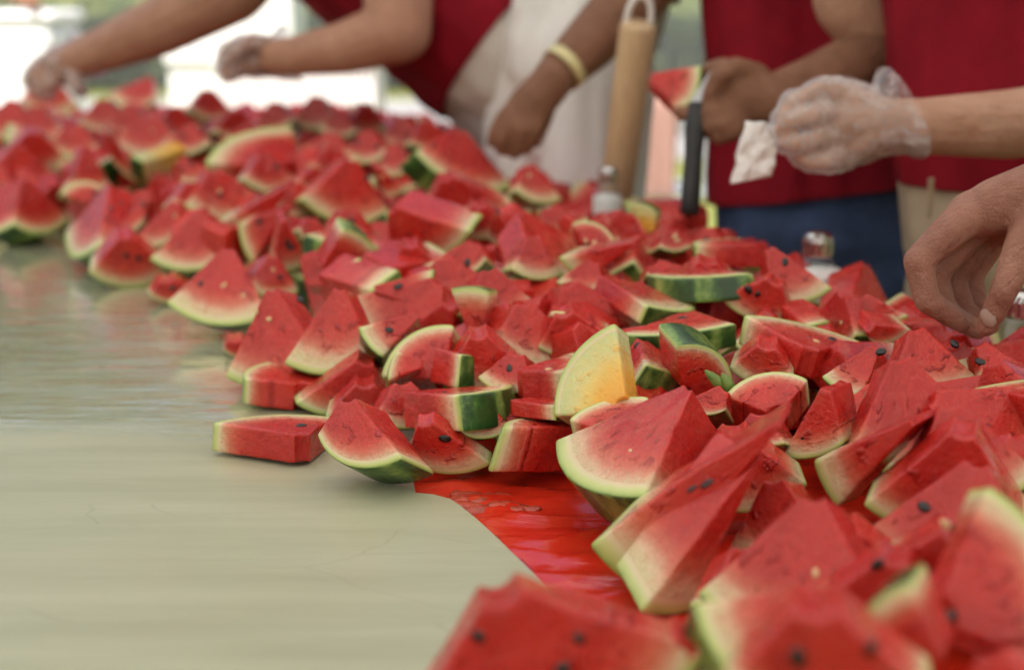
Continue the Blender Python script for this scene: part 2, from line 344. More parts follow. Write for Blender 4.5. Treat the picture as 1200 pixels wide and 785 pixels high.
# ------------------------------------------------------------------ melon slices
def axis_samples(h, rho, n):
    a = rho / (2 * h)
    inner = np.linspace(a, 1 - a, n + 1)
    return np.concatenate([[0, a * .35], inner, [1 - a * .35, 1]])
def slice_mesh(name, RL, RR, th, t, seed, res, split=.9, rough=1.0, split_mesh=True):
    """a wedge: apex at the origin, sector about -Z in the XZ plane, thickness along +Y. Returns flesh and rind meshes."""
    rg = random.Random(seed); R = (RL + RR) / 2
    slope = rg.uniform(-.12, .12); bul = rg.uniform(-.005, .012); off = Vector((rg.uniform(0, 90), rg.uniform(0, 90), rg.uniform(0, 90)))
    nr, nf, nw = res; rho = min(.0026, t * .1)
    hx, hf, hw = R / 2, R * th * .32, t / 2
    us = axis_samples(hx, rho, nr); vs = axis_samples(hf, rho, nf); ws = axis_samples(hw, rho, nw)
    k = int(np.argmin(abs(us - split))); us[k] = split
    r0 = .012
    def shape(u, v, w):
        p = np.array([(u - .5) * 2 * hx, (v - .5) * 2 * hf, (w - .5) * 2 * hw]); h = np.array([hx, hf, hw])
        q = np.clip(p, -(h - rho), h - rho); d = p - q; L = np.linalg.norm(d, axis=0) if False else math.sqrt(float(d @ d))
        if L > 1e-9: p = q + d / L * rho * (1 if max(abs(p) / h) > .999999 else min(1, L / rho))
        u2, v2, w2 = p / (2 * h) + .5
        ph = (v2 - .5) * th; Rp = RL + (RR - RL) * v2; Rp *= 1 + bul * math.cos(ph / th * math.pi) + slope * (w2 - .5) * t / .05
        r = r0 + (Rp - r0) * u2
        return Vector((math.sin(ph) * r, w2 * t, -math.cos(ph) * r)), u2, ph * R, v2, w2
    verts, idx, radv, arcv = [], {}, [], []
    faces, fm = [], []
    def vid(i, j, k2):
        key = (i, j, k2)
        if key not in idx:
            p, u2, arc, v2, w2 = shape(us[i], vs[j], ws[k2])
            q = p * 8 + off; lo = mnoise.noise_vector(q); 
            fl = max(0.0, min(1.0, (split - u2) / .2))
            p = p + Vector(lo) * (.0026 * R / .1)
            if fl > 0 and rough:
                md = mnoise.noise_vector(p * 42 + off); hi = mnoise.noise(p * 130 + off)
                p = p + Vector(md) * (.0010 * fl * rough) + Vector((0, 0, hi * .0008 * fl * rough))
            idx[key] = len(verts); verts.append(p); radv.append(u2); arcv.append(arc)
        return idx[key]
    NU, NV, NW = len(us) - 1, len(vs) - 1, len(ws) - 1
    def quad(a, b, c, d, u, skin): faces.append((a, b, c, d)); fm.append(2 if skin else (1 if u > split else 0))
    for i in range(NU):
        um = (us[i] + us[i + 1]) / 2
        for j in range(NV):
            quad(vid(i, j, 0), vid(i, j + 1, 0), vid(i + 1, j + 1, 0), vid(i + 1, j, 0), um, False)
            quad(vid(i, j, NW), vid(i + 1, j, NW), vid(i + 1, j + 1, NW), vid(i, j + 1, NW), um, False)
        for k2 in range(NW):
            quad(vid(i, 0, k2), vid(i + 1, 0, k2), vid(i + 1, 0, k2 + 1), vid(i, 0, k2 + 1), um, False)
            quad(vid(i, NV, k2), vid(i, NV, k2 + 1), vid(i + 1, NV, k2 + 1), vid(i + 1, NV, k2), um, False)
    for j in range(NV):
        for k2 in range(NW):
            quad(vid(0, j, k2), vid(0, j, k2 + 1), vid(0, j + 1, k2 + 1), vid(0, j + 1, k2), 0, False)
            quad(vid(NU, j, k2), vid(NU, j + 1, k2), vid(NU, j + 1, k2 + 1), vid(NU, j, k2 + 1), 1, True)
    if not split_mesh: return verts, faces, fm, radv, arcv
    out = []
    for want in ((0,), (1, 2)):
        used = {}; fs = []; mi = []
        for fc, m in zip(faces, fm):
            if m in want:
                fs.append([used.setdefault(v, len(used)) for v in fc]); mi.append(0 if m < 2 else 1)
        order = sorted(used, key=used.get)
        me = bpy.data.meshes.new(name + ('_flesh' if want == (0,) else '_rind')); me.from_pydata([verts[v] for v in order], [], fs)
        me.polygons.foreach_set('use_smooth', [True] * len(fs)); me.polygons.foreach_set('material_index', mi)
        for an, arr in (('rad', radv), ('arc', arcv)):
            at = me.attributes.new(an, 'FLOAT', 'POINT'); at.data.foreach_set('value', [arr[v] for v in order])
        me.update(); out.append(me)
    return out
sm = bmesh.new(); bmesh.ops.create_uvsphere(sm, u_segments=8, v_segments=6, radius=1); SEED_ME = bpy.data.meshes.new('seed'); sm.to_mesh(SEED_ME); sm.free()
SEED_ME.polygons.foreach_set('use_smooth', [True] * len(SEED_ME.polygons)); PSEED_ME = SEED_ME.copy(); SEED_ME.materials.append(SEED); PSEED_ME.materials.append(PALE)
def rotm(wv):
    v = Vector(wv); a = v.length
    return Matrix.Rotation(a, 3, v / a) if a > 1e-9 else Matrix.Identity(3)
SL = {
'p01': (-0.1082, -0.3299, 0.0712, -0.0074, 0.7521, 0.871, 0.0933, 0.1195, 1.7907, 0.0398),
'p02': (0.1224, 0.746, -0.3096, 0.1867, 1.0157, 0.887, 0.1664, 0.1622, 0.3165, 0.0603),
'p03': (-0.0741, 0.6149, 0.5392, 0.1781, 1.0339, 0.8619, 0.1395, 0.1208, 0.3, 0.0481),
'p04': (-0.5182, 0.1067, -0.6089, 0.1864, 0.9193, 0.872, 0.1083, 0.0994, 1.3499, 0.0412),
'p05': (-0.2851, -1.8439, 0.5113, 0.2203, 0.7643, 0.8475, 0.0698, 0.0826, 1.5354, 0.0411),
'p06': (0.4282, 2.3147, -0.3091, 0.2076, 0.6807, 0.8495, 0.0518, 0.0524, 0.6639, 0.0412),
'p07': (-0.5396, 1.1137, -0.5526, 0.1783, 0.7502, 0.873, 0.0905, 0.088, 0.5158, 0.0413),
'p08': (-0.0593, -0.0977, -0.1719, 0.1326, 0.6433, 0.9095, 0.0597, 0.0685, 1.647, 0.0409),
'p09': (0.0168, 0.1262, -0.2941, 0.2174, 0.8376, 0.8591, 0.0735, 0.0604, 1.4216, 0.0412),
'p10': (0.0371, 0.1817, -0.36, 0.2581, 0.8634, 0.8643, 0.0543, 0.065, 1.4853, 0.0412),
'p11': (-0.4846, 0.1989, -0.7105, 0.308, 0.9853, 0.8724, 0.1151, 0.0885, 1.4172, 0.0413),
'p12': (0.2652, 0.821, -0.6098, 0.2906, 1.0586, 0.8738, 0.1018, 0.109, 0.3833, 0.0445),
'p13': (0.0997, 0.0729, -0.3147, 0.3084, 1.0274, 0.8778, 0.0922, 0.0849, 1.3324, 0.0412),
'p14': (-0.4738, -0.1642, 0.1563, 0.3027, 1.201, 0.8913, 0.098, 0.1214, 1.3071, 0.0413),
'p15': (-0.4825, -0.1592, 0.1127, 0.3148, 1.0909, 0.884, 0.0734, 0.0924, 1.271, 0.0414),
'p16': (-0.0878, 0.0902, -0.4885, 0.2482, 1.1889, 0.8704, 0.0771, 0.0544, 0.7439, 0.0551),
'p17': (-0.8235, 0.5909, -0.9901, 0.1485, 1.2087, 0.8619, 0.1296, 0.1277, 1.1638, 0.0457),
'p18': (-1.3762, 1.2718, -1.2494, 0.0745, 1.319, 0.7912, 0.0276, 0.1048, 1.2707, 0.0402),
'p19': (0.2383, 2.0719, -0.8913, 0.0964, 1.2572, 0.823, 0.0813, 0.0683, 1.3791, 0.0298),
'p20': (-0.0444, 2.3398, -1.606, 0.0934, 1.2197, 0.809, 0.0569, 0.0576, 1.3123, 0.0301),
'p21': (-1.2078, -0.1359, 0.8523, 0.1139, 1.4209, 0.8513, 0.0826, 0.0574, 1.1875, 0.0292),
'p22': (-0.3052, -0.1541, -0.3863, 0.1392, 1.4238, 0.8559, 0.0283, 0.0263, 1.3329, 0.0298),
'p23': (0.5073, -2.4575, -0.1291, 0.1517, 1.3427, 0.8092, 0.0513, 0.0563, 1.6784, 0.0418),
'p24': (-1.5589, 0.0644, -0.276, 0.173, 1.5151, 0.8555, 0.1023, 0.1018, 1.1652, 0.0226),
'p25': (0.2116, -2.1597, 2.0031, 0.2683, 1.3558, 0.8509, 0.092, 0.0877, 1.3965, 0.029),
'p26': (-0.1149, -3.0144, 1.4492, 0.2229, 1.2626, 0.8144, 0.0486, 0.0531, 1.6642, 0.0399),
'p27': (-1.596, -0.0086, -0.1435, 0.1859, 1.6758, 0.8707, 0.0663, 0.1189, 1.3236, 0.0252),
'p28': (-0.8602, 1.6152, -1.7661, 0.2949, 1.7488, 0.8817, 0.0974, 0.088, 1.3894, 0.0266),
'p29': (-0.4311, -0.5142, 0.1803, 0.2695, 1.6667, 0.9011, 0.0693, 0.0893, 0.8471, 0.0296),
'p30': (0.1619, 0.4099, -0.2755, 0.2694, 1.5565, 0.8827, 0.0662, 0.0436, 1.4149, 0.0295),
'p31': (0.0558, 0.1105, -1.2731, 0.3206, 1.4952, 0.8833, 0.0792, 0.0558, 1.5416, 0.0163),
'p32': (-0.4716, -0.566, 0.1343, 0.3387, 1.5118, 0.8778, 0.0323, 0.0622, 0.9596, 0.0417),
'p33': (0.1849, -0.9143, 0.0423, 0.3308, 1.4432, 0.8582, 0.02, 0.05, 0.9224, 0.0404),
'p34': (-0.3601, 0.6379, -0.5412, 0.3219, 1.3145, 0.8739, 0.0651, 0.0566, 0.67, 0.0415),
'p35': (-0.43, -0.2142, 0.126, 0.351, 1.3385, 0.8839, 0.0548, 0.0775, 1.1546, 0.0415),
'p36': (-0.5171, -0.5412, 0.0665, 0.3987, 1.3198, 0.8735, 0.0381, 0.0591, 0.8878, 0.0416),
'p37': (-0.2249, -2.2622, 2.4518, 0.4078, 1.1358, 0.8624, 0.0902, 0.1131, 0.5209, 0.0283),
'p38': (-0.3268, -0.1434, -0.3327, -0.2539, 1.6053, 0.8697, 0.1105, 0.1132, 1.1096, 0.0458),
'p39': (-0.3562, 0.0452, -0.2511, -0.1747, 1.5589, 0.8781, 0.104, 0.0922, 1.0686, 0.0418),
'p40': (-0.471, 0.9924, -0.2329, -0.0824, 1.5073, 0.8571, 0.0727, 0.068, 0.5876, 0.0417),
'p41': (0.0822, -3.5816, 1.3018, -0.0639, 1.4309, 0.8062, 0.0575, 0.0632, 1.6084, 0.0417),
'p42': (-1.2734, -0.9134, 1.321, -0.0813, 1.4434, 0.8341, 0.05, 0.055, 1.3407, 0.0321),
'p43': (1.5248, -4.33, 0.791, -0.0721, 1.4242, 0.8227, 0.0367, 0.048, 0.692, 0.0397),
'p44': (-0.6393, 1.9898, -1.8531, -0.2046, 1.5122, 0.7783, 0.1106, 0.0647, 1.8328, 0.0275),
'p45': (0.0369, 0.2588, 0.0481, -0.1417, 1.4853, 0.817, 0.0928, 0.0428, 1.4135, 0.0419),
'p46': (0.6241, -2.3626, 2.4525, -0.1812, 1.3249, 0.7817, 0.0802, 0.1018, 1.325, 0.0273),
'p47': (-0.4947, -0.1296, -0.4037, -0.1403, 1.2801, 0.8356, 0.048, 0.088, 1.348, 0.0554),
'p48': (-1.4662, -1.0376, 1.1554, -0.1075, 1.3687, 0.8087, 0.0942, 0.1193, 1.335, 0.0312),
'p49': (0.2698, -0.2817, -0.0517, -0.0775, 1.2851, 0.811, 0.0492, 0.0783, 1.1771, 0.0212),
'p50': (-1.059, -1.4767, 1.5117, -0.0029, 1.3632, 0.8305, 0.0511, 0.1011, 1.0908, 0.0272),
'p51': (-1.2127, -1.2289, 1.4362, -0.0093, 1.3252, 0.8119, 0.0556, 0.0832, 1.3539, 0.0132),
'p52': (0.0704, -0.1074, 0.0456, -0.0317, 1.4205, 0.8584, 0.0598, 0.0713, 1.4198, 0.0416),
'p53': (0.3297, 2.9943, -0.1331, -0.0326, 1.5255, 0.7981, 0.0719, 0.0782, 0.532, 0.0416),
'p54': (-0.363, -0.1084, 0.366, 0.01, 1.4932, 0.8764, 0.06, 0.0897, 1.4019, 0.0416),
'p55': (0.0309, 3.5026, -0.8897, 0.045, 1.4717, 0.8319, 0.0319, 0.0325, 1.4583, 0.0417),
'p56': (-0.6119, 0.326, 3.3132, 0.0414, 1.6189, 0.866, 0.1084, 0.1236, 1.3719, 0.0662),
'p57': (-1.2275, -0.6237, 1.0376, 0.0854, 1.6052, 0.8765, 0.1171, 0.1051, 1.3292, 0.0208),
'p58': (0.2907, 1.0886, -0.292, 0.143, 1.7047, 0.8922, 0.0981, 0.0784, 0.3992, 0.0416),
'p59': (-0.0412, -2.69, 0.5745, 0.0897, 1.8137, 0.8596, 0.0348, 0.0415, 1.7195, 0.0418),
'p60': (-0.2144, 0.2276, 0.2764, 0.141, 1.899, 0.9062, 0.0408, 0.0731, 1.4611, 0.0417),
'p61': (0.4939, 2.8832, -0.0501, 0.1763, 1.9549, 0.8504, 0.0374, 0.0575, 0.7489, 0.0299),
'p62': (-0.2563, -0.0337, -0.4518, 0.2346, 1.8549, 0.8964, 0.0425, 0.041, 1.1622, 0.0418),
'p63': (-0.2921, -0.1308, 0.2273, 0.1867, 1.8335, 0.8965, 0.0372, 0.0427, 1.1371, 0.0418),
'p64': (-0.4, -0.5609, 0.2572, 0.1482, 1.6777, 0.881, 0.0225, 0.0591, 1.3905, 0.0417),
'p65': (-0.2454, -0.0416, -0.3989, 0.256, 1.8769, 0.8915, 0.0306, 0.0312, 0.6738, 0.0419),
'p66': (-0.7354, -0.4685, 1.0787, 0.0049, 1.859, 0.9065, 0.1136, 0.1276, 1.7024, 0.0419),
'p67': (0.1458, -0.6508, -0.3517, -0.16, 1.9595, 0.8978, 0.0696, 0.1158, 1.3221, 0.0636),
'p68': (0.4393, -0.0183, -0.9237, -0.0218, 1.914, 0.9013, 0.074, 0.0447, 1.1059, 0.0314),
'p69': (0.1647, -0.3144, 0.0803, -0.0941, 2.1527, 0.9153, 0.0529, 0.109, 1.5779, 0.0417),
'p70': (-0.7866, 0.1581, 0.5794, -0.0801, 2.4598, 0.9537, 0.1311, 0.1313, 1.577, 0.0383),
'p71': (-0.2483, -0.0617, 0.374, -0.0041, 3.1495, 0.8754, 0.0713, 0.1261, 1.3067, 0.0419),
'p72': (-0.2254, 0.1515, 0.5091, -0.2306, 2.2642, 0.93, 0.1071, 0.1053, 1.4447, 0.0415),
'p73': (-1.4349, 0.1739, -0.027, -0.2011, 2.0321, 0.8669, 0.1052, 0.116, 1.051, 0.0332),
'p74': (0.4545, -2.068, -0.1485, -0.2367, 1.8578, 0.8232, 0.0827, 0.0695, 1.0593, 0.0418),
'p75': (-0.3255, -1.7348, 0.3368, -0.2476, 1.7695, 0.8298, 0.0713, 0.0773, 0.4961, 0.0417),
'p76': (-0.3987, -1.5185, 0.3415, -0.1633, 1.6793, 0.8444, 0.0697, 0.0842, 0.6104, 0.0416),
'p77': (-0.3576, -0.3353, 0.417, -0.077, 1.7003, 0.8863, 0.0633, 0.0786, 1.2889, 0.0416),
'p78': (-0.3416, -0.1847, 0.3816, -0.0268, 1.6117, 0.8875, 0.0626, 0.0715, 1.3372, 0.0417),
'p79': (-0.6261, 0.0849, -0.1533, -0.3462, 1.8915, 0.8619, 0.1043, 0.1133, 1.2405, 0.0383),
'p80': (0.2743, 0.0157, 0.298, -0.5365, 2.1483, 0.8329, 0.0757, 0.0934, 1.4759, 0.042),
'p81': (-0.4886, 0.256, -0.9795, -0.5992, 2.3308, 0.8859, 0.1309, 0.1367, 1.3697, 0.0375),
'p82': (-0.3759, 0.5005, -0.0216, -0.5316, 2.3075, 0.8726, 0.1224, 0.0565, 0.4587, 0.0417),
'p83': (-0.3501, 0.2479, -0.1557, -0.4823, 2.2417, 0.8733, 0.1083, 0.0497, 1.0333, 0.0417),
'p84': (-0.3318, 0.1274, -0.1985, -0.4228, 2.1277, 0.8767, 0.1109, 0.0852, 1.2724, 0.0415),
'p85': (-0.14, -0.2447, 1.0413, -0.7916, 2.5256, 0.867, 0.0928, 0.1208, 1.2321, 0.0544),
'p86': (-0.2267, -0.0195, 0.6042, -0.7201, 2.6478, 0.9117, 0.0984, 0.0975, 0.8925, 0.0418),
'p87': (0.3563, -0.2775, 0.1802, -0.6942, 2.6681, 0.9309, 0.0682, 0.1284, 0.3, 0.0418),
'p88': (0.4147, -3.478, 0.6418, -0.6707, 2.4964, 0.8203, 0.0314, 0.0579, 1.6007, 0.0398),
'p89': (-0.2983, 1.1905, 1.2463, -0.5535, 2.706, 0.8948, 0.1305, 0.1038, 0.6863, 0.0281),
'p90': (-0.722, 1.9856, -1.0934, -0.3574, 2.6157, 0.8741, 0.102, 0.1512, 1.5326, 0.0422),
'p92': (-0.2655, -0.1728, 0.5886, -0.4498, 2.355, 0.9054, 0.0793, 0.0991, 1.5699, 0.0416),
'p93': (0.2468, 0.8614, -0.0202, -0.3004, 2.1531, 0.9003, 0.1324, 0.0997, 0.4249, 0.0416),
'p94': (0.1498, 0.8926, -0.1739, -0.3002, 2.0666, 0.8799, 0.0736, 0.0975, 0.651, 0.0416),
'p95': (0.264, -0.0991, 0.2379, -0.2889, 1.946, 0.8886, 0.0833, 0.0796, 0.6003, 0.0415),
'p96': (-0.26, 0.0602, 0.4945, -0.2611, 2.0273, 0.8826, 0.0355, 0.0721, 1.1508, 0.0417),
'p97': (-0.238, -0.0676, 0.5473, -0.3883, 2.4594, 0.9204, 0.0663, 0.0775, 1.4133, 0.0416),
'p98': (-0.2511, -0.0365, 0.5271, -0.3134, 2.248, 0.9013, 0.0625, 0.0584, 1.3168, 0.0416),
'p99': (-0.2313, -0.0188, 0.7135, -0.8806, 2.7919, 0.8973, 0.0987, 0.1131, 1.575, 0.0417),
'p100': (-0.2517, 0.1258, -0.1736, -0.6617, 2.9082, 0.9417, 0.0999, 0.0674, 1.6479, 0.0416),
'p101': (-0.1744, -0.0101, 0.6452, -1.1131, 3.7934, 0.9754, 0.1197, 0.1198, 1.267, 0.0419),
'p102': (-0.3621, 0.5262, -0.1297, -0.8505, 3.753, 0.9588, 0.1356, 0.0719, 1.1971, 0.0419),
'p103': (-0.1864, -0.0206, 0.5758, -0.6547, 3.4174, 0.9561, 0.0768, 0.0828, 1.4357, 0.0417),
'p104': (-0.181, -0.0391, -0.1341, -0.8462, 3.2609, 0.9452, 0.0827, 0.0768, 1.5552, 0.0417),
'p105': (-0.2055, -0.0008, -0.1011, -0.9637, 3.1803, 0.9369, 0.1009, 0.0895, 1.5706, 0.0416),
'p106': (-0.2544, 0.1321, -0.0817, -1.0614, 3.3562, 0.9381, 0.1089, 0.0872, 1.447, 0.0417),
'p107': (-0.2495, 0.1105, -0.1173, -0.8048, 2.9103, 0.9254, 0.0757, 0.0721, 1.4768, 0.0416),
'p108': (-0.1876, -0.0392, -0.1502, -0.7562, 3.1054, 0.9424, 0.0812, 0.0757, 1.5052, 0.0416),
'p109': (-0.1984, -0.0515, 0.5966, -0.6609, 3.0919, 0.9433, 0.0783, 0.0728, 1.4335, 0.0417),
'p110': (-0.2438, 0.1098, -0.1869, -0.5722, 2.8137, 0.9337, 0.0736, 0.0574, 1.4852, 0.0416),
'p111': (-0.2003, -0.0659, 0.563, -0.535, 3.0396, 0.9396, 0.0711, 0.0673, 1.5748, 0.0417),
'p112': (-0.1859, -0.0461, -0.2387, -0.4721, 3.117, 0.9497, 0.0759, 0.0707, 1.3585, 0.0416),
'p113': (-0.2059, 0.0487, -0.2617, -0.3951, 3.18, 0.9572, 0.0791, 0.0779, 1.4251, 0.0417),
'p114': (-0.2213, 0.0939, -0.2673, -0.3212, 2.9679, 0.9444, 0.0657, 0.0627, 1.4197, 0.0417),
'p115': (0.1693, 0.1052, 0.1438, -0.4474, 2.7502, 0.933, 0.0639, 0.0593, 1.7966, 0.0416),
'p116': (-0.1894, 0.0267, 0.4656, -0.2788, 3.0326, 0.9551, 0.0755, 0.0724, 1.2973, 0.0417),
'p117': (-0.1801, -0.0948, -0.3082, -0.2004, 2.8444, 0.946, 0.0693, 0.0702, 1.4468, 0.0417),
'p118': (-0.2181, -0.0882, 0.4297, -0.1501, 2.7673, 0.9445, 0.067, 0.0661, 1.3944, 0.0417),
'p119': (-0.216, 0.014, -0.2864, -0.243, 2.6334, 0.9412, 0.0685, 0.0635, 1.4004, 0.0416),
'p120': (-0.2154, -0.0347, -0.2885, -0.1885, 2.4766, 0.9341, 0.0616, 0.0607, 1.022, 0.0416),
'p121': (-0.2634, 0.1987, -0.2732, -0.3009, 2.6417, 0.9341, 0.0715, 0.0571, 1.6009, 0.0416),
'p122': (-0.2034, 0.2118, 0.4996, -0.2879, 2.347, 0.9089, 0.0544, 0.0537, 1.4202, 0.0416),
'p123': (0.2468, -0.5375, 0.3201, -0.1968, 2.2549, 0.9183, 0.0568, 0.0668, 0.4546, 0.0417),
'p124': (-0.2727, -0.6552, 0.542, -0.5397, 2.5085, 0.904, 0.0526, 0.0816, 0.9603, 0.0417),
'p125': (-0.318, -0.4026, 0.3069, 0.0434, 1.9861, 0.8997, 0.0332, 0.0614, 1.4456, 0.0498),
'p126': (-0.2877, -0.0113, 0.3459, 0.0244, 1.7667, 0.8997, 0.0568, 0.0641, 1.0928, 0.0417),
'p127': (-0.1498, -0.6808, -0.313, 0.0525, 1.914, 0.8979, 0.0484, 0.0374, 0.9172, 0.0418),
'p128': (-0.3443, 0.332, -0.3261, -0.0397, 1.7974, 0.8855, 0.0813, 0.034, 1.4115, 0.0418),
'p133': (0.0871, -0.2526, 0.0318, 0.049, 1.4705, 0.867, 0.05, 0.0593, 1.5146, 0.0415),
'p134': (-0.3487, 0.3687, -0.4172, 0.0935, 1.6933, 0.8827, 0.0578, 0.0399, 1.1506, 0.0417),
'p135': (0.0521, -0.0353, 0.1902, -0.3166, 1.7431, 0.7808, 0.0229, 0.0358, 1.3372, 0.0419),
'p138': (-0.4012, 0.264, -0.3721, 0.0079, 1.4069, 0.8475, 0.0511, 0.0469, 1.2181, 0.0417),
'p139': (-0.4202, 0.65, -0.4961, 0.1868, 1.2788, 0.8437, 0.0547, 0.0273, 0.9573, 0.0417),
'p140': (0.0046, 0.1406, -0.1266, 0.1182, 1.3087, 0.8294, 0.0495, 0.0403, 1.9271, 0.0416),
'p141': (0.0808, 0.1142, -0.199, 0.227, 1.3525, 0.8642, 0.0449, 0.0425, 1.4231, 0.0416),
'p142': (-0.3824, -0.0206, 0.358, -0.03, 1.3293, 0.8231, 0.0423, 0.0458, 1.3572, 0.0417),
'p143': (-0.4164, 0.1759, -0.3549, 0.0075, 1.3387, 0.8087, 0.0431, 0.0372, 1.1641, 0.0417),
'p144': (-0.384, 0.0212, -0.504, 0.1977, 1.2073, 0.8443, 0.0272, 0.041, 1.2742, 0.0417),
'p145': (-0.3426, -0.3205, -0.6454, 0.3958, 1.2614, 0.8736, 0.0453, 0.0529, 1.1783, 0.0416),
'p146': (-0.5254, -0.0558, 0.2463, 0.1486, 0.9563, 0.8267, 0.0516, 0.0727, 1.2578, 0.0404),
'p147': (-0.4749, 0.0239, -0.6908, 0.3122, 0.9391, 0.8498, 0.0587, 0.0581, 0.9833, 0.0413),
'p148': (-0.0018, -0.1947, -0.1538, 0.2125, 0.9487, 0.8353, 0.0496, 0.0629, 1.4501, 0.0411),
'p149': (-0.5206, -0.3966, -0.6281, 0.2173, 0.6764, 0.8772, 0.0379, 0.0385, 1.3185, 0.0411),
'p150': (-0.1408, -0.2146, -0.0201, 0.0749, 0.7558, 0.8477, 0.0227, 0.031, 1.6352, 0.0416),
'p151': (0.0934, -0.131, 0.2514, -0.4581, 2.0392, 0.7944, 0.0379, 0.049, 1.6507, 0.0419),
'p153': (0.1001, 0.0421, -0.1377, 0.2095, 1.6471, 0.8867, 0.0473, 0.0404, 1.6164, 0.0416),
'p154': (-0.2893, -0.1624, 0.2627, 0.1033, 1.8773, 0.9033, 0.0437, 0.0517, 0.9574, 0.0418),
'p155': (0.1295, -0.127, 0.0495, -0.0437, 1.9856, 0.9002, 0.0525, 0.0549, 1.6044, 0.0417),
'p156': (-0.2845, 0.0731, 0.5116, -0.2932, 1.8962, 0.8535, 0.0592, 0.0617, 1.1779, 0.0417),
'p157': (0.1246, -0.0653, 0.0814, -0.121, 1.8277, 0.8756, 0.0528, 0.058, 1.3967, 0.0417),
'p158': (-0.2454, -0.0233, 0.5816, -0.4801, 2.3426, 0.89, 0.0596, 0.0709, 1.3986, 0.0417),
'p159': (0.1907, 0.1067, 0.276, -0.8712, 2.8656, 0.9135, 0.086, 0.089, 1.5195, 0.0417),
'p160': (-0.2711, 0.0492, -0.0736, -0.89, 2.7186, 0.867, 0.0963, 0.09, 1.229, 0.0416),
'p161': (-0.2191, 0.0233, 0.4929, -0.2822, 2.4712, 0.9285, 0.067, 0.0734, 1.4672, 0.0417),
'p162': (-0.2632, -0.1193, 0.351, 0.0247, 2.2394, 0.9261, 0.0551, 0.079, 1.1044, 0.0417),
'p163': (-0.2633, -0.0061, 0.4737, -0.2122, 2.0362, 0.8928, 0.0597, 0.0688, 1.4151, 0.0417),
'p170': (1.6714, 4.6286, -0.7256, 0.175, 2.137, 1.0487, 0.0763, 0.0817, 0.9998, 0.0347),
'p171': (0.0111, -0.1248, -0.1124, 0.1702, 1.1551, 0.8383, 0.0661, 0.0713, 1.5895, 0.0414),
'p172': (-0.4208, 0.0471, -0.4798, 0.1403, 1.2425, 0.8289, 0.0728, 0.0534, 1.1199, 0.0416),
'p173': (-0.4401, -0.155, -0.539, 0.1868, 1.0749, 0.8325, 0.0734, 0.0626, 1.1776, 0.0407),
'p174': (-0.3229, -0.7732, 0.4807, -0.3447, 2.481, 0.918, 0.0596, 0.1036, 1.3375, 0.0417),
'p175': (0.0143, -0.0183, 0.1002, -0.1393, 1.4402, 0.807, 0.054, 0.0569, 1.5945, 0.04),
'p176': (-0.3842, -0.1215, 0.4096, -0.1021, 1.3962, 0.8218, 0.0511, 0.0537, 1.3764, 0.0418),
}
# black (b) and pale (w) seeds that can be made out: slice -> sight lines
SEEDS = {
'p38': [('b', 352, 351, 'F'), ('w', 300, 365, 'F'), ('w', 315, 374, 'F'), ('b', 376, 372, 'F')],
'p46': [('b', 353, 498, 'F')],
'p02': [('b', 810, 572, '1'), ('b', 828, 566, '1')],
'p17': [('w', 745, 507, 'F'), ('w', 739, 528, 'F')],
'p16': [('b', 941, 513, 'F'), ('w', 970, 475, 'F')],
'p09': [('b', 1028, 662, 'F')],
'p10': [('b', 1122, 622, 'F'), ('w', 1108, 615, 'F')],
'p05': [('b', 1112, 722, 'F')],
'p08': [('b', 935, 770, 'F'), ('b', 1020, 760, 'F')],
'p01': [('b', 678, 748, 'F'), ('b', 660, 782, 'F'), ('b', 560, 745, 'F')],
'p34': [('b', 1032, 412, 'F')],
'p35': [('b', 1119, 403, 'F')],
'p25': [('b', 975, 397, 'F'), ('w', 957, 399, 'F')],
'p30': [('b', 877, 340, 'F'), ('b', 888, 345, 'F')],
'p29': [('b', 920, 307, 'F'), ('b', 918, 335, 'F')],
'p68': [('b', 583, 249, 'F')],
'p77': [('b', 548, 308, 'F')],
'p70': [('b', 508, 171, 'F')],
'p72': [('b', 430, 208, 'F')],
'p79': [('w', 262, 334, 'F'), ('b', 235, 332, 'F'), ('w', 285, 346, 'F')],
'p80': [('b', 148, 300, 'F'), ('b', 162, 303, 'F')],
'p89': [('b', 192, 203, 'F'), ('b', 217, 203, 'F')],
'p86': [('b', 118, 208, 'F'), ('b', 85, 205, 'F')],
'p19': [],
'p57': [('b', 735, 338, 'F')],
'p24': [('b', 800, 372, 'F')],
'p170': [],
'p81': [('b', 130, 245, 'F'), ('b', 142, 238, 'F')],
'p21': [('b', 745, 405, '1')],
}
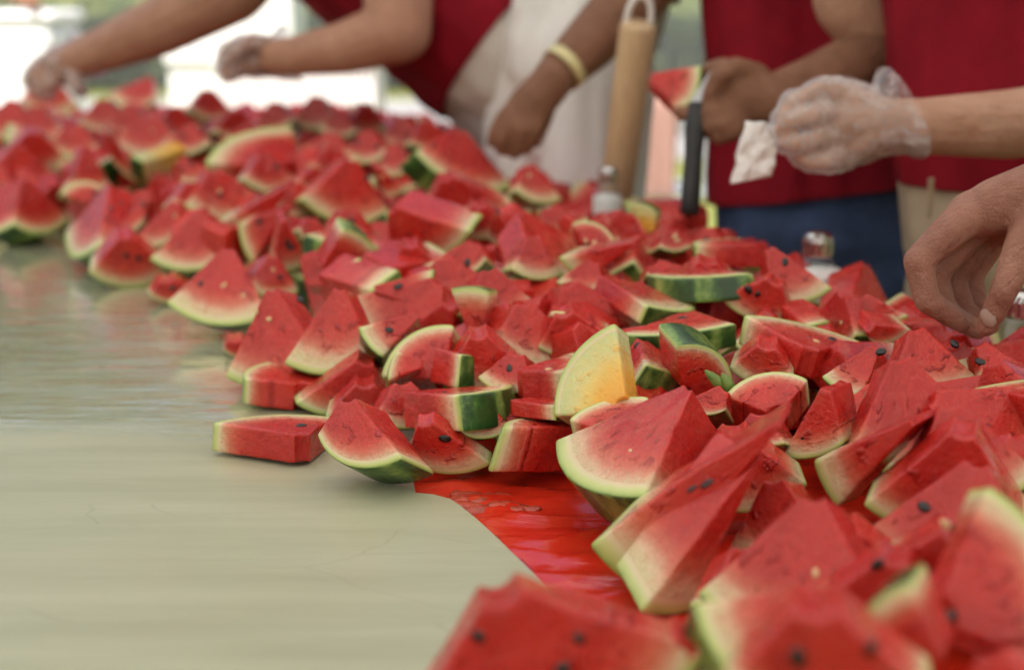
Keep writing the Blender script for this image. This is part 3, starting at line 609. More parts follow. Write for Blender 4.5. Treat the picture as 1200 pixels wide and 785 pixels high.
LABELS = {
'p01': 'frontmost blurred slab with dark seeds at the lower frame edge beside the tan sheet',
'p02': 'longest narrow wedge slanting up from the red plastic, two black seeds on its face',
'p03': 'second slanting wedge lying against the long slanting wedge, broad pale rind end',
'p04': 'big red face rising just behind the frontmost corner slices, rind at lower left',
'p05': 'tall blurred slice at the frame corner with rind along its upper edge',
'p06': 'small blurred slice with pale rind arc leaning below the tall corner slice',
'p07': 'blurred slice with thick pale rind end next to the seedy frontmost slab',
'p08': 'red blurred face with two dark seeds touching the lower frame edge',
'p09': 'wide red slice with one black seed beside the big red face in front',
'p10': "red slice with one black and one pale seed under the tall corner slice's tip",
'p11': 'broad smooth red slab behind the tall corner slice',
'p12': 'narrow wedge with pale pointed rind end, right of the long slanting wedge',
'p13': 'slice with green rind at its foot between the narrow pointed wedge and frame edge',
'p14': "large plain red wedge peaking below the bare hand's fingers",
'p15': 'plain red wedge overlapping the large plain wedge under the hand',
'p16': "peaked red wedge with rind base behind the long slanting wedge's tip",
'p17': 'largest quarter wedge on the red plastic, full curved rind and pale seeds',
'p18': 'blocky slab with pale side standing between the green-skinned block and big quarter wedge',
'p19': 'upright melon slice with yellow-orange flesh and pale green rind amid red ones',
'p20': 'flat slice with pale rind edge tucked behind the big quarter wedge',
'p21': 'chunk with striped green skin just right of the upright yellow slice',
'p22': 'small red lump on top of the striped chunk beside the yellow slice',
'p23': "round-backed slice showing green skin behind the big quarter wedge's peak",
'p24': 'flat slice with dark green skin edge under the middle of the heap',
'p25': 'long slab with pale rind along its back and one dark seed',
'p26': 'half-round slice with curved rind behind the big quarter wedge and slanting wedges',
'p27': 'flat slice showing a wide striped green skin band facing out',
'p28': 'red oblong block with pale end below the jeans wearer',
'p29': 'pink triangular slice with two seeds leaning at the foot of the glass shaker',
'p30': 'small slice with two black seeds in front of the pink triangle by the shaker',
'p31': 'steep red wedge standing right of the glass shaker',
'p32': 'low slice with pale rind base between the steep wedge and bare hand',
'p33': 'thin slice lying under the low pale-based slice near the bare hand',
'p34': 'red slice with one seed near its tip, right of the long pale-backed slab',
'p35': "wedge with one black seed directly under the bare hand's fingertips",
'p36': "wedge between the near bare hand's thumb and the frame edge",
'p37': 'flat slab with red front face at the frame edge below the thumb',
'p38': "tall leaning wedge with black seed at the heap's table side",
'p39': 'wedge with pale rind foot just right of the tall leaning wedge',
'p40': 'small pointed slice with pale rind behind the arched pale-rind slice',
'p41': 'arched slice with broad pale rind curving over the small green-skinned cube',
'p42': 'small cube-like piece with dark green skin end above the green-skinned block',
'p43': 'small pale piece leaning on the arched pale-rind slice',
'p44': 'thick slab with rounded rind top on the tan sheet behind the outermost slab',
'p45': 'flat-lying wedge on the tan sheet between the rounded slab and outermost pieces',
'p46': 'outermost flat slab with one seed, alone on the tan sheet',
'p47': 'seeded wedge with curved rind on the tan sheet touching the outermost slab',
'p48': 'long block with dark green striped skin end, behind the small front wedge',
'p49': 'small wedge with pale rind between the curved-rind wedge and blocky slab',
'p50': 'rectangular slab with green skin end left of the upright yellow slice',
'p51': 'thin flat slab lying beneath the rectangular slab by the yellow slice',
'p52': 'small seeded wedge above the small green-skinned cube',
'p53': 'rind-up slice standing with its apex down in the middle of the heap',
'p54': 'red wedge with pale core behind the upright yellow slice',
'p55': 'small rind-topped slice peeping behind the upright yellow slice',
'p56': 'long red prism sloping down behind the upright yellow slice',
'p57': 'prism with rind and green skin end, in front of the wide green-band slice',
'p58': 'slanted slice with pale rind tip left of the oblong block',
'p59': 'little slice with arched rind top below the orange sliver',
'p60': 'red wedge leaning on the orange-yellow sliver near the far shaker',
'p61': "orange-yellow melon sliver standing near the knife handle's tip",
'p62': 'small red peak below the black knife handle',
'p63': 'low slice with rind base under the black knife handle',
'p64': 'flat red slice in front of the oblong block',
'p65': 'small pale-rind bit behind the oblong block',
'p66': 'long ridged red wedge right of the large block with pale end',
'p67': 'large thick block with pale green end in the centre of the heap',
'p68': 'small slice with one seed right of the large pale-ended block',
'p69': 'broad slice behind the large pale-ended block',
'p70': 'big far wedge with dark green skin corner in front of the bending person',
'p71': 'wedge below the brown hand with the yellow wristband',
'p72': 'large triangular wedge with broad rind base, left of the large pale-ended block',
'p73': 'flat slice with pale ends in front of the large rind-based triangle',
'p74': 'slice with tall arched rind on its side in front of the flat pale-ended slice',
'p75': 'small slice with rind on its upright side above the tall leaning wedge',
'p76': 'flat slanted slice with pale rind end right of the upright-rind slice',
'p77': 'wedge with one seed in front of the large pale-ended block',
'p78': 'red wedge with pale foot right of the one-seed mid wedge',
'p79': "clean triangular wedge with seeds standing on the tan sheet at the heap's rim",
'p80': 'low wedge with two seeds and rind base on the sheet, farther along the rim',
'p81': 'pink-faced wedge leaning at the rim behind the low two-seed rim wedge',
'p82': 'thin ridge-like wedge beside the pink leaning rim wedge',
'p83': 'second ridge-like wedge parallel to the thin ridge wedge',
'p84': 'broad dark red wedge with curved rind behind the clean rim triangle',
'p85': "two-faced wedge with thick green rind foot at the frame's rim edge",
'p86': 'dark seeded wedge behind the two-faced edge wedge',
'p87': 'steep wedge leaning on the dark seeded wedge',
'p88': 'thin pale rind strip between the two-faced wedge and pink leaning wedge',
'p89': 'melon chunk with yellow seeded front and green skin among far red ones',
'p90': 'long arched slice with pale rind top among the far red pieces',
'p92': 'pinkish broad wedge right of the yellow far chunk',
'p93': 'large slice with rind side in front of the long arched far slice',
'p94': "slice with rind strip on its edge behind the clean rim triangle's peak",
'p95': 'narrow upright wedge next to the rind-strip slice',
'p96': 'blocky wedge left of the flat pale-ended slice',
'p97': 'red wedge directly below the long arched far slice',
'p98': 'narrow slice left of the large rind-based triangle',
'p99': "broad far wedge behind the two-faced edge wedge's top",
'p100': 'far wedge with pale foot above the yellow far chunk',
'p101': 'bright far wedge gripped by the stretched gloved hand',
'p102': "highest far piece on the heap's skyline left of the foam coolers",
'p103': 'lone dark red peak on the skyline before the foam coolers',
'p104': 'far wedge behind the wedge above the yellow chunk, toward the stretched glove',
'p105': 'far wedge with rind foot below the stretched gloved hand',
'p106': 'far wedge at the very frame edge below the white bin',
'p107': 'far wedge between the broad edge wedge and the yellow far chunk',
'p108': 'far slice under the skyline piece',
'p109': 'far slice between the skyline piece and the lone skyline peak',
'p110': "far slice behind the long arched slice's lower end",
'p111': "far slice in front of the white ribbed tub's near corner",
'p112': 'far slice before the middle of the white ribbed tub',
'p113': 'far slice before the tub under the bent gloved arm',
'p114': "far slice before the tub's end next to the bending shirt",
'p115': "far slice lying behind the long arched slice's top",
'p116': "far slice below the bending person's shirt front",
'p117': "far slice below the bending person's shirt hem",
'p118': "far slice behind the dark-cornered wedge's peak",
'p119': 'slice between the tub end and the dark-cornered far wedge',
'p120': "small slice touching the dark-cornered wedge's green skin",
'p121': 'broad slice right of the long arched far slice',
'p122': 'slice between the arched far slice and the large rind-based triangle',
'p123': 'small slice between the rind-based triangle and large pale-ended block',
'p124': 'small wedge just in front of the yellow far chunk',
'p125': 'pale-skinned stub right of the wedge under the brown hand',
'p126': 'wedge between the long ridged wedge and the large pale-ended block',
'p127': "small piece on the long ridged wedge's far side",
'p128': 'broad low slice below the large pale-ended block',
'p133': "red wedge directly behind the upright yellow slice's tip",
'p134': "red lump left of the green-ended prism's red end",
'p135': 'small stub on the tan sheet left of the tall leaning wedge',
'p138': 'low slice half under the pale-cored wedge',
'p139': 'dark slice in the gap behind the half-round slice',
'p140': "low slice half hidden behind the big quarter wedge's crest",
'p141': 'slice half hidden beneath the long pale-backed slab',
'p142': 'piece wedged behind the blocky slab and green-skinned block',
'p143': 'low piece in shade behind the blocky slab',
'p144': 'small piece in front of the half-round slice',
'p145': 'slice below the thumb wedge at the frame edge',
'p146': 'slice behind the thick pale-rind front slice',
'p147': 'piece under the broad smooth slab near the frame edge',
'p148': 'slice behind the big red face and one-seed wide slice',
'p149': 'blurred corner piece at the bottom frame corner',
'p150': 'small blurred piece between the seedy frontmost slab and pale-rind slice',
'p151': 'small low piece on the sheet between the two rim triangles',
'p153': 'flat piece between the oblong block and wide green-band slice',
'p154': 'small wedge left of the wedge on the orange sliver',
'p155': 'flat piece behind the one-seed slice by the block',
'p156': "small wedge right of the clean rim triangle's peak",
'p157': 'low piece left of the one-seed mid wedge',
'p158': 'small wedge below the yellow far chunk',
'p159': 'wedge behind the dark seeded wedge and frame edge',
'p160': 'wedge cut by the frame edge beside the two-faced edge wedge',
'p161': 'wedge between the broad slice by the arch and the rind-based triangle',
'p162': 'wedge right of the dark-cornered far wedge',
'p163': "wedge right of the large rind-based triangle's base",
'p170': 'slice held in the air by the brown hand above the knife handle',
'p171': 'slice in the hollow right of the big quarter wedge',
'p172': "slice behind the big quarter wedge's cut side",
'p173': 'slice standing between the long slanting wedge and narrow pointed wedge',
'p175': 'red slice on the sheet between the curved-rind wedge and small green-skinned cube',
'p176': 'low red slice half hidden behind the green-skinned block',
'p174': "slice lying against the long arched far slice's cut end",
}
YELLOW = ('p19', 'p61', 'p89')
GROUP = 'cut melon pieces heaped along the table'
heroes = {}
RM = {}
def make_slice(key, prm, label):
    M = rotm(prm[0:3]); loc = Vector(prm[3:6]); RL, RR, th, t = prm[6:10]
    d = (loc - CAM).dot(FW)
    res = (13, 16, 7) if d < 1.75 else ((9, 10, 5) if d < 2.4 else (6, 7, 3))
    yel = key in YELLOW
    name = 'melon_slice' if yel else 'watermelon_slice'
    sd_ = hash_(key)
    fl, rd = slice_mesh(name, RL, RR, th, t, sd_, res, split=.88)
    root = bpy.data.objects.new(name, None); col.objects.link(root); root.empty_display_size = .03
    root.location = loc; root.rotation_euler = M.to_euler()
    tag(root, label, 'melon slice' if yel else 'watermelon slice', GROUP)
    fo = link('flesh', fl, YEL if yel else RED, root); ro = link('rind', rd, [RIND, SKIN], root)
    rg = random.Random(sd_ + 1); RM[key] = (M, loc, RL, RR, th, t)
    spec = SEEDS.get(key, [])
    pts = []
    for kind, x, y, face in spec:
        v = ray(x, y); a = {'F': Vector((0, -1, 0)), '1': Vector((-math.cos(th / 2), 0, math.sin(th / 2))), '2': Vector((math.cos(th / 2), 0, math.sin(th / 2)))}[face]
        n = M @ a; den = v.dot(n)
        if abs(den) < 1e-4: continue
        s = (loc - CAM).dot(n) / den; q = M.transposed() @ (CAM + v * s - loc); pts.append((kind, q, a))
    if not spec and d < 2.9:
        for _ in range(rg.choice((0, 0, 0, 0, 1, 1) if d < 1.8 else (0, 0, 1, 1, 2))):
            r = rg.uniform(.42, .74) * min(RL, RR); ph = rg.uniform(-.38, .38) * th
            pts.append((rg.choice('bbw'), Vector((math.sin(ph) * r, 0, -math.cos(ph) * r)), Vector((0, -1, 0))))
    for kind, q, a in pts:
        o = bpy.data.objects.new('seed', SEED_ME if kind == 'b' else PSEED_ME); col.objects.link(o); o.parent = root
        o.location = q - a * .0006; s = rg.uniform(.85, 1.15) * (1.0 if kind == 'b' else .75)
        o.rotation_euler = (a.to_track_quat('Z', 'Y').to_matrix() @ Matrix.Rotation(rg.uniform(0, 3.1), 3, 'Z')).to_euler()
        o.scale = (.0052 * s, .0036 * s, .0019 * s)
    heroes[key] = root
    return root
def hash_(s):
    h = 7
    for c in s: h = (h * 131 + ord(c)) % 1000003
    return h
for key, prm in SL.items():
    make_slice(key, prm, LABELS.get(key, 'watermelon slice in the heap'))
# ------------------------------------------------------------------ the pieces lower in the heap
LPX = [(350, 900), (480, 830), (600, 760), (760, 740), (720, 650), (650, 585), (500, 550), (240, 540), (275, 450), (200, 375), (110, 335), (0, 280), (-200, 230), (-420, 170)]
LPW = [G(x, y, TZ).to_2d() for x, y in LPX]; RPW = [Vector(q) for q in RPX]
def pdist(p, poly):
    b = 9
    for a, c in zip(poly, poly[1:]):
        ab = c - a; t = max(0, min(1, (p - a).dot(ab) / ab.length_squared)); b = min(b, (p - a - ab * t).length)
    return b
def inside(p):
    poly = LPW + [Vector((-1.6, 4.6)), Vector((-.3, 4.6))] + RPW[::-1][1:]; c = False
    for a, b in zip(poly, poly[1:] + poly[:1]):
        if (a.y > p.y) != (b.y > p.y) and p.x < (b.x - a.x) * (p.y - a.y) / (b.y - a.y) + a.x: c = not c
    return c
def heap_z(p):
    return TZ + .035 + np.interp(p.y, [1, 1.6, 2.4, 3.2, 3.6, 4.2], [.07, .09, .115, .135, .12, .06]) * (1 - math.exp(-pdist(p, LPW) / .2)) * (1 - math.exp(-(pdist(p, RPW) + .02) / .09))
frng = random.Random(11)
PROTO = []
for k in range(14):
    fl, rd = slice_mesh('watermelon_chunk', frng.uniform(.085, .12), frng.uniform(.085, .12), frng.uniform(1.0, 1.6), frng.uniform(.035, .055), 500 + k, (7, 8, 4), split=.88)
    PROTO.append((fl, rd))
fill = []
def try_fill(x, y, z, k):
    th = frng.uniform(0, 6.28); tilt = frng.uniform(-1.3, 1.3); roll = frng.uniform(-1.0, 1.0)
    M = Matrix.Rotation(th, 3, 'Z') @ Matrix.Rotation(tilt, 3, 'X') @ Matrix.Rotation(roll, 3, 'Y')
    pts = [M @ Vector(q) for q in ((0, 0, 0), (-.065, 0, -.075), (.065, 0, -.075), (0, .045, 0), (-.065, .045, -.075), (.065, .045, -.075), (0, 0, -.1), (0, .045, -.1))]
    c = sum(pts, Vector()) / 8; lo = min(q.z for q in pts) - c.z; hi = max(q.z for q in pts) - c.z
    cz = max(z, TZ + .004 - lo)
    fill.append((M, Vector((x, y, cz)) - c, k))
y = .72
while y < 4.1:
    step = .075 if y < 2.6 else .09
    x = -1.5
    while x < .9:
        q = Vector((x + frng.uniform(-.02, .02), y + frng.uniform(-.02, .02)))
        dl, dr = pdist(q, LPW), pdist(q, RPW)
        if inside(q) and dl > .075 and dr > .07:
            top = heap_z(q) - (.075 if q.y < 2.7 else .05)
            z = TZ + .035
            while z < top + .02:
                try_fill(q.x + frng.uniform(-.02, .02), q.y, min(z, top), frng.randrange(len(PROTO))); z += .055
        x += step
    y += step

# ------------------------------------------------------------------ people
def glove(name, caps, cuff, parent, vox=.0035, grow=.005):
    big = [(a, ra + grow, b, rb + grow) for a, ra, b, rb in caps]
    o = organic(name, big + cuff, vox, GLOVE, None, smooth=3, wrinkle=(.0042, (40, 40, 40)))
    c = cuff[-1]; ax = (c[2] - c[0]).normalized()
    me = o.data; bm = bmesh.new(); bm.from_mesh(me)
    bmesh.ops.bisect_plane(bm, geom=bm.verts[:] + bm.edges[:] + bm.faces[:], plane_co=c[2], plane_no=ax, clear_outer=True); bm.to_mesh(me); bm.free()
    put(o, parent); return o
def mid(a, b, t): return (a[0] * (1 - t) + b[0] * t, a[1] * (1 - t) + b[1] * t)
def finger(mcp, pip, dip, tip): return chain(mcp, pip, dip, tip)
def head_caps(c, face, s=1.0):
    """skull, jaw, nose and ears; face is the horizontal way the person looks"""
    fx = Vector((face[0], face[1], 0)).normalized(); sx = Vector((-fx.y, fx.x, 0)); z = Vector((0, 0, 1)); c = Vector(c)
    return [(c + fx * .02 + z * .03, .082 * s, c - fx * .035 + z * .035, .084 * s), (c + fx * .03 - z * .03, .066 * s, c + fx * .055 - z * .085, .036 * s),
            (c + fx * .098 + z * .005, .011, c + fx * .112 - z * .022, .015), (c + sx * .078 + z * .012, .012, c + sx * .08 - z * .03, .010),
            (c - sx * .078 + z * .012, .012, c - sx * .08 - z * .03, .010), (c + fx * .082 - z * .055, .014, c + fx * .086 - z * .062, .016)]
EYE = flat('eye', (.7, .68, .64, 1), .2); 
def hair_on(c, face, parent):
    fx = Vector((face[0], face[1], 0)).normalized(); z = Vector((0, 0, 1)); c = Vector(c)
    organic('hair', [(c + fx * .03 + z * .062, .07, c - fx * .05 + z * .05, .083), (c - fx * .06 + z * .03, .07, c - fx * .06 - z * .04, .055)], .008, HAIR, parent, 2, (.004, (60, 60, 60)))
def eyes_on(c, face, parent):
    fx = Vector((face[0], face[1], 0)).normalized(); sx = Vector((-fx.y, fx.x, 0)); z = Vector((0, 0, 1)); c = Vector(c)
    for s in (-1, 1):
        bm = bmesh.new(); bmesh.ops.create_uvsphere(bm, u_segments=10, v_segments=8, radius=.012); put(from_bm('eye', bm, EYE, smooth=True), parent).location += c + fx * .088 + sx * s * .032
def legs(hipc, face, spread=.085, knee_f=.03, r=(.085, .058, .042), top=None):
    fx = Vector((face[0], face[1], 0)).normalized(); sx = Vector((-fx.y, fx.x, 0)); out = []; feet = []
    for s in (-1, 1):
        h = Vector(hipc) + sx * spread * s; k = Vector((h.x, h.y, .49)) + fx * knee_f; a = Vector((h.x, h.y, .09)) - fx * .02
        out += chain((h, r[0]), (k, r[1]), (a, r[2])); feet.append((a, fx))
    return out, feet
def shoes(feet, parent):
    for a, fx in feet:
        z = Vector((0, 0, 1)); organic('shoe', [(a - fx * .05 - z * .045, .042, a + fx * .07 - z * .052, .036), (a + fx * .07 - z * .052, .036, a + fx * .15 - z * .058, .030)], .008, SHOE, parent, 2, cut=[((0, 0, .005), (0, 0, -1))])
def grow(caps, g): return [(a, ra + g, b, rb + g) for a, ra, b, rb in caps]
def torso(pel, chest, neck, sx, r0, r1, w0, w1):
    pel, chest, neck, sx = Vector(pel), Vector(chest), Vector(neck), Vector(sx).normalized(); out = []
    for s in (-1, 0, 1): out.append((pel + sx * s * w0, r0, chest + sx * s * w1, r1))
    for s in (-1, 1): out.append((chest + sx * s * w1, r1 * .9, neck + sx * s * w1 * .9 - (neck - chest).normalized() * .05, .055))
    return out

# --- person in the red shirt and khaki trousers, gloved hand holding a napkin
d = 2.07
pel, chest, neck, head = P(1232, 285, d), P(1225, -110, d), P(1225, -290, d), P(1205, -440, d - .06)
look = (-.5, -.6)
root = empty('person', (pel.x, pel.y, 0), 'person in dark red shirt and khaki trousers holding a napkin in a clear glove', 'person', 'helpers standing along the table')
A1 = chain((P(1395, -215, d), .058), (P(1400, 60, d - .1), .046)) + chain((P(1400, 75, d - .12), .044), (P(1290, 132, 1.86), 42 * 1.86 / F), (P(1180, 146, 1.84), 41 * 1.84 / F), (P(1080, 148, 1.83), 33 * 1.83 / F), (P(1035, 146, 1.83), 31 * 1.83 / F))
hd = 1.83
H1 = chain(J(1040, 146, hd, 30), J(1000, 122, hd, 21)) + chain(J(1040, 150, hd, 30), J(1000, 168, hd, 22)) + chain(J(1030, 146, hd, 30), J(985, 145, hd, 26))
H1 += finger(J(992, 112, hd, 15), J(958, 106, hd - .015, 11), J(932, 118, hd - .02, 9.5), J(915, 138, hd - .02, 8))
H1 += finger(J(986, 134, hd, 15), J(952, 136, hd - .03, 11), J(930, 143, hd - .03, 9.5), J(914, 152, hd - .02, 8))
H1 += finger(J(986, 158, hd, 15), J(954, 166, hd - .03, 11), J(934, 169, hd - .03, 9.5), J(918, 166, hd - .02, 8))
H1 += finger(J(992, 180, hd, 14), J(968, 190, hd - .025, 10), J(950, 190, hd - .025, 8.5), J(936, 184, hd - .02, 7.5))
H1 += chain(J(1030, 132, hd + .02, 17), J(985, 112, hd + .04, 13), J(950, 122, hd + .045, 11), J(926, 146, hd + .03, 9))
A2 = chain((P(965, -215, 2.12), .056), (P(1000, 0, 2.19), 47 * 2.19 / F), (P(1082, 105, 2.24), 38 * 2.24 / F), (P(1150, 175, 2.3), 30 * 2.3 / F), (P(1185, 205, 2.31), 27 * 2.31 / F))
A2 += chain((P(1180, 205, 2.31), .034), (P(1215, 220, 2.31), .03)) + chain((P(1200, 210, 2.31), .028), (P(1255, 205, 2.30), .010)) + chain((P(1205, 220, 2.31), .026), (P(1262, 222, 2.30), .010)) + chain((P(1205, 228, 2.31), .026), (P(1256, 240, 2.30), .010)) + chain((P(1195, 200, 2.31), .02), (P(1228, 178, 2.30), .011))
T = torso(pel, chest, neck, (1, -.25, 0), .105, .105, .075, .10)
lg, feet = legs(pel - Vector((0, 0, .05)), look)
lg += [(pel, .12, pel + Vector((.06, 0, 0)), .12)]
organic('body', T + lg + A1 + A2 + H1 + [(neck, .055, head - Vector((0, 0, .06)), .05)] + head_caps(head, look), .0042, FAIR_SKIN, root, 3)
hem = P(1225, 216, d)
organic('shirt', grow(T, .016) + grow([(A1[0][0], .075, A1[0][0] * .45 + A1[0][2] * .55, .07), (A2[0][0], .07, A2[0][0] * .62 + A2[0][2] * .38, .066)], .006) + [(pel, .125, pel - Vector((0, 0, .05)), .13)], .007, SHIRT, root, 4, (.012, (9, 9, 4)), [(hem, (0, 0, -1)), (neck + Vector((0, 0, -.01)), (0, 0, 1))], .003)
organic('trousers', grow(lg, .018) + grow(T[:3], .011) + [(pel + Vector((-.07, .02, .06)), .10, pel + Vector((.09, 0, .06)), .10), (pel + Vector((-.08, .02, -.08)), .105, pel + Vector((.09, 0, -.08)), .105)], .008, KHAKI, root, 4, (.005, (10, 10, 7)), [((0, 0, .06), (0, 0, -1)), (hem + Vector((0, 0, .03)), (0, 0, 1))], .003)
bm = bmesh.new(); q = P(1090, 232, 1.93); box(bm, q, (.008, .004, .05), bev=.002); put(from_bm('belt_loop', bm, KHAKI), root)
glove('glove', H1, [(P(1035, 146, hd), 33 * hd / F, P(1048, 140, hd), 46 * hd / F), (P(1040, 142, hd), 44 * hd / F, P(1060, 132, hd), 62 * hd / F)], root, .003)
hair_on(head, look, root); eyes_on(head, look, root); shoes(feet, root)

# --- person in the red shirt and blue jeans, holding a slice and a knife
d = 2.48
pel, chest, neck, head = P(962, 315, d), P(965, -80, d), P(968, -235, d), P(955, -375, d - .08); look = (-.55, -.6)
root = empty('person', (pel.x, pel.y, 0), 'person in dark red shirt and blue jeans, brown hand gripping a black-handled knife', 'person', 'helpers standing along the table')
A1 = chain((P(1105, -170, d), .056), (P(1120, 10, d - .08), 40 * 2.28 / F), (P(1030, 62, 2.2), 37 * 2.2 / F), (P(950, 100, 2.14), 33 * 2.14 / F), (P(905, 117, 2.11), 30 * 2.11 / F))
h = 2.1
H = chain(J(908, 117, h, 29), J(865, 100, h, 22)) + chain(J(908, 118, h, 28), J(862, 125, h, 24)) + chain(J(900, 118, h, 28), J(870, 112, h, 28))
H += finger(J(868, 92, h, 15), J(848, 79, h + .01, 12), J(832, 82, h + .02, 10.5), J(822, 95, h + .03, 9))
H += finger(J(862, 122, h, 17), J(838, 132, h - .02, 12.5), J(816, 135, h - .01, 11), J(798, 132, h, 9.5))
H += finger(J(866, 132, h, 16), J(846, 147, h - .025, 12), J(830, 148, h - .02, 11), J(816, 142, h, 9.5))
H += finger(J(872, 138, h, 15), J(858, 155, h - .02, 11.5), J(842, 160, h - .02, 10.5), J(830, 154, h, 9))
H += chain(J(885, 92, h, 19), J(862, 80, h - .02, 14), J(842, 90, h - .025, 12), J(832, 112, h - .02, 10))
A2 = chain((P(845, -170, d + .03), .055), (P(880, 40, d + .2), .043), (P(955, 150, d + .2), .034), (P(985, 170, d + .19), .04))
A2 += chain((P(975, 165, d + .19), .03), (P(1010, 185, d + .18), .011)) + chain((P(975, 175, d + .19), .03), (P(1005, 200, d + .18), .011)) + chain((P(975, 160, d + .19), .028), (P(1008, 168, d + .18), .011))
T = torso(pel, chest, neck, (1, -.1, 0), .10, .105, .06, .075)
lg, feet = legs(pel - Vector((0, 0, .05)), look); lg += [(pel - Vector((.04, 0, 0)), .115, pel + Vector((.05, 0, 0)), .115)]
organic('body', T + lg + A1 + A2 + H + [(neck, .055, head - Vector((0, 0, .06)), .05)] + head_caps(head, look), .0048, BROWN_SKIN, root, 3)
hem = P(962, 232, d - .1)
organic('shirt', grow(T, .016) + grow([(A1[0][0], .075, A1[0][2], .06), (A2[0][0], .07, A2[0][0] * .5 + A2[0][2] * .5, .066)], .004) + [(pel, .14, pel - Vector((0, 0, .06)), .14)], .007, SHIRT, root, 4, (.011, (9, 9, 4)), [(hem, (.12, -.05, -1)), (neck + Vector((0, 0, -.01)), (0, 0, 1))], .003)
organic('jeans', grow(lg, .02) + grow(T[:3], .004) + [(pel + Vector((-.06, .0, .04)), .105, pel + Vector((.06, 0, .04)), .105), (pel + Vector((-.07, 0, -.1)), .11, pel + Vector((.07, 0, -.1)), .11)], .008, DENIM, root, 4, (.003, (10, 10, 7)), [((0, 0, .06), (0, 0, -1)), (hem + Vector((0, 0, .04)), (0, 0, 1))], .003)
hair_on(head, look, root); eyes_on(head, look, root); shoes(feet, root)

# --- person in white trousers reaching into the heap, pale band on the wrist
d = 2.74
pel, chest, neck, head = P(668, 70, d), P(765, -210, d - .05), P(815, -350, d - .08), P(810, -470, d - .15); look = (-.6, -.6)
root = empty('person', (pel.x, pel.y, 0), 'person in white trousers reaching a brown arm into the heap, pale yellow wristband', 'person', 'helpers standing along the table')
A1 = chain((P(840, -260, d - .1), .058), (P(800, -90, 2.5), 46 * 2.5 / F), (P(740, 0, 2.46), 39 * 2.46 / F), (P(690, 52, 2.44), 33 * 2.44 / F), (P(648, 92, 2.42), 25 * 2.42 / F))
h = 2.41
H = chain(J(650, 92, h, 24), J(612, 122, h, 18)) + chain(J(650, 95, h, 23), J(628, 132, h, 17)) + chain(J(648, 94, h, 23), J(618, 128, h, 20))
H += finger(J(610, 120, h, 13), J(592, 136, h - .015, 10), J(582, 150, h - .01, 9), J(577, 166, h, 8))
H += finger(J(616, 128, h, 13), J(600, 146, h - .02, 10), J(592, 160, h - .015, 9), J(588, 176, h, 8))
H += finger(J(624, 134, h, 13), J(612, 152, h - .02, 10), J(606, 166, h - .01, 9), J(603, 180, h, 8))
H += finger(J(632, 136, h, 12), J(624, 154, h - .015, 9), J(620, 166, h - .01, 8), J(618, 176, h, 7))
H += chain(J(640, 108, h + .01, 15), J(640, 132, h + .02, 11), J(634, 150, h + .02, 9.5), J(628, 166, h + .015, 8.5))
A2 = chain((P(770, -270, d + .15), .056), (P(700, -130, d + .2), .045), (P(640, 0, d + .12), .034), (P(618, 80, d + .08), .03), (P(610, 120, d + .06), .034))
A2 += chain((P(612, 118, d + .06), .028), (P(600, 165, d + .05), .010)) + chain((P(618, 120, d + .06), .028), (P(614, 168, d + .05), .010)) + chain((P(622, 118, d + .06), .026), (P(628, 165, d + .05), .010))
T = torso(pel, chest, neck, (.5, -.8, 0), .095, .11, .05, .07)
lg, feet = legs(pel - Vector((0, 0, .04)), look, .075, .05, (.08, .06, .045)); lg += [(pel, .10, pel + Vector((.01, 0, .03)), .10)]
organic('body', T + lg + A1 + H + [(neck, .055, head - Vector((0, 0, .06)), .05)] + head_caps(head, look), .005, BROWN_SKIN, root, 3)
hem = P(720, -25, d)
organic('shirt', grow(T, .016) + grow([(A1[0][0], .075, A1[0][0] * .6 + A1[0][2] * .4, .065)], .004), .008, SHIRT, root, 4, (.012, (9, 9, 4)), [(hem, (-.35, .1, -1)), (neck + Vector((0, 0, -.01)), (0, 0, 1))], .003)
tr = organic('trousers', grow(lg, .018) + grow(T[:3], .011) + [(pel + Vector((0, 0, .09)), .10, pel - Vector((0, 0, .12)), .105)], .008, WHITEC, root, 4, (.011, (17, 17, 2.2)), [((0, 0, .06), (0, 0, -1)), (hem + Vector((0, 0, .05)), (-.35, .1, 1))], .003)
bm = bmesh.new(); a, b = P(657, 83, 2.42), P(666, 75, 2.425); x, y = frame_of(b - a)
rb = 28.5 * 2.42 / F
tube(bm, [a + (b - a) * .0, a + (b - a) * 1.0], rb, 24, cap=False); wb = from_bm('wristband', bm, flat('pale_yellow_band', (.62, .55, .28, 1), .4), smooth=True)
md = wb.modifiers.new('t', 'SOLIDIFY'); md.thickness = .0025; put(wb, root)
hair_on(head, look, root); eyes_on(head, look, root); shoes(feet, root)

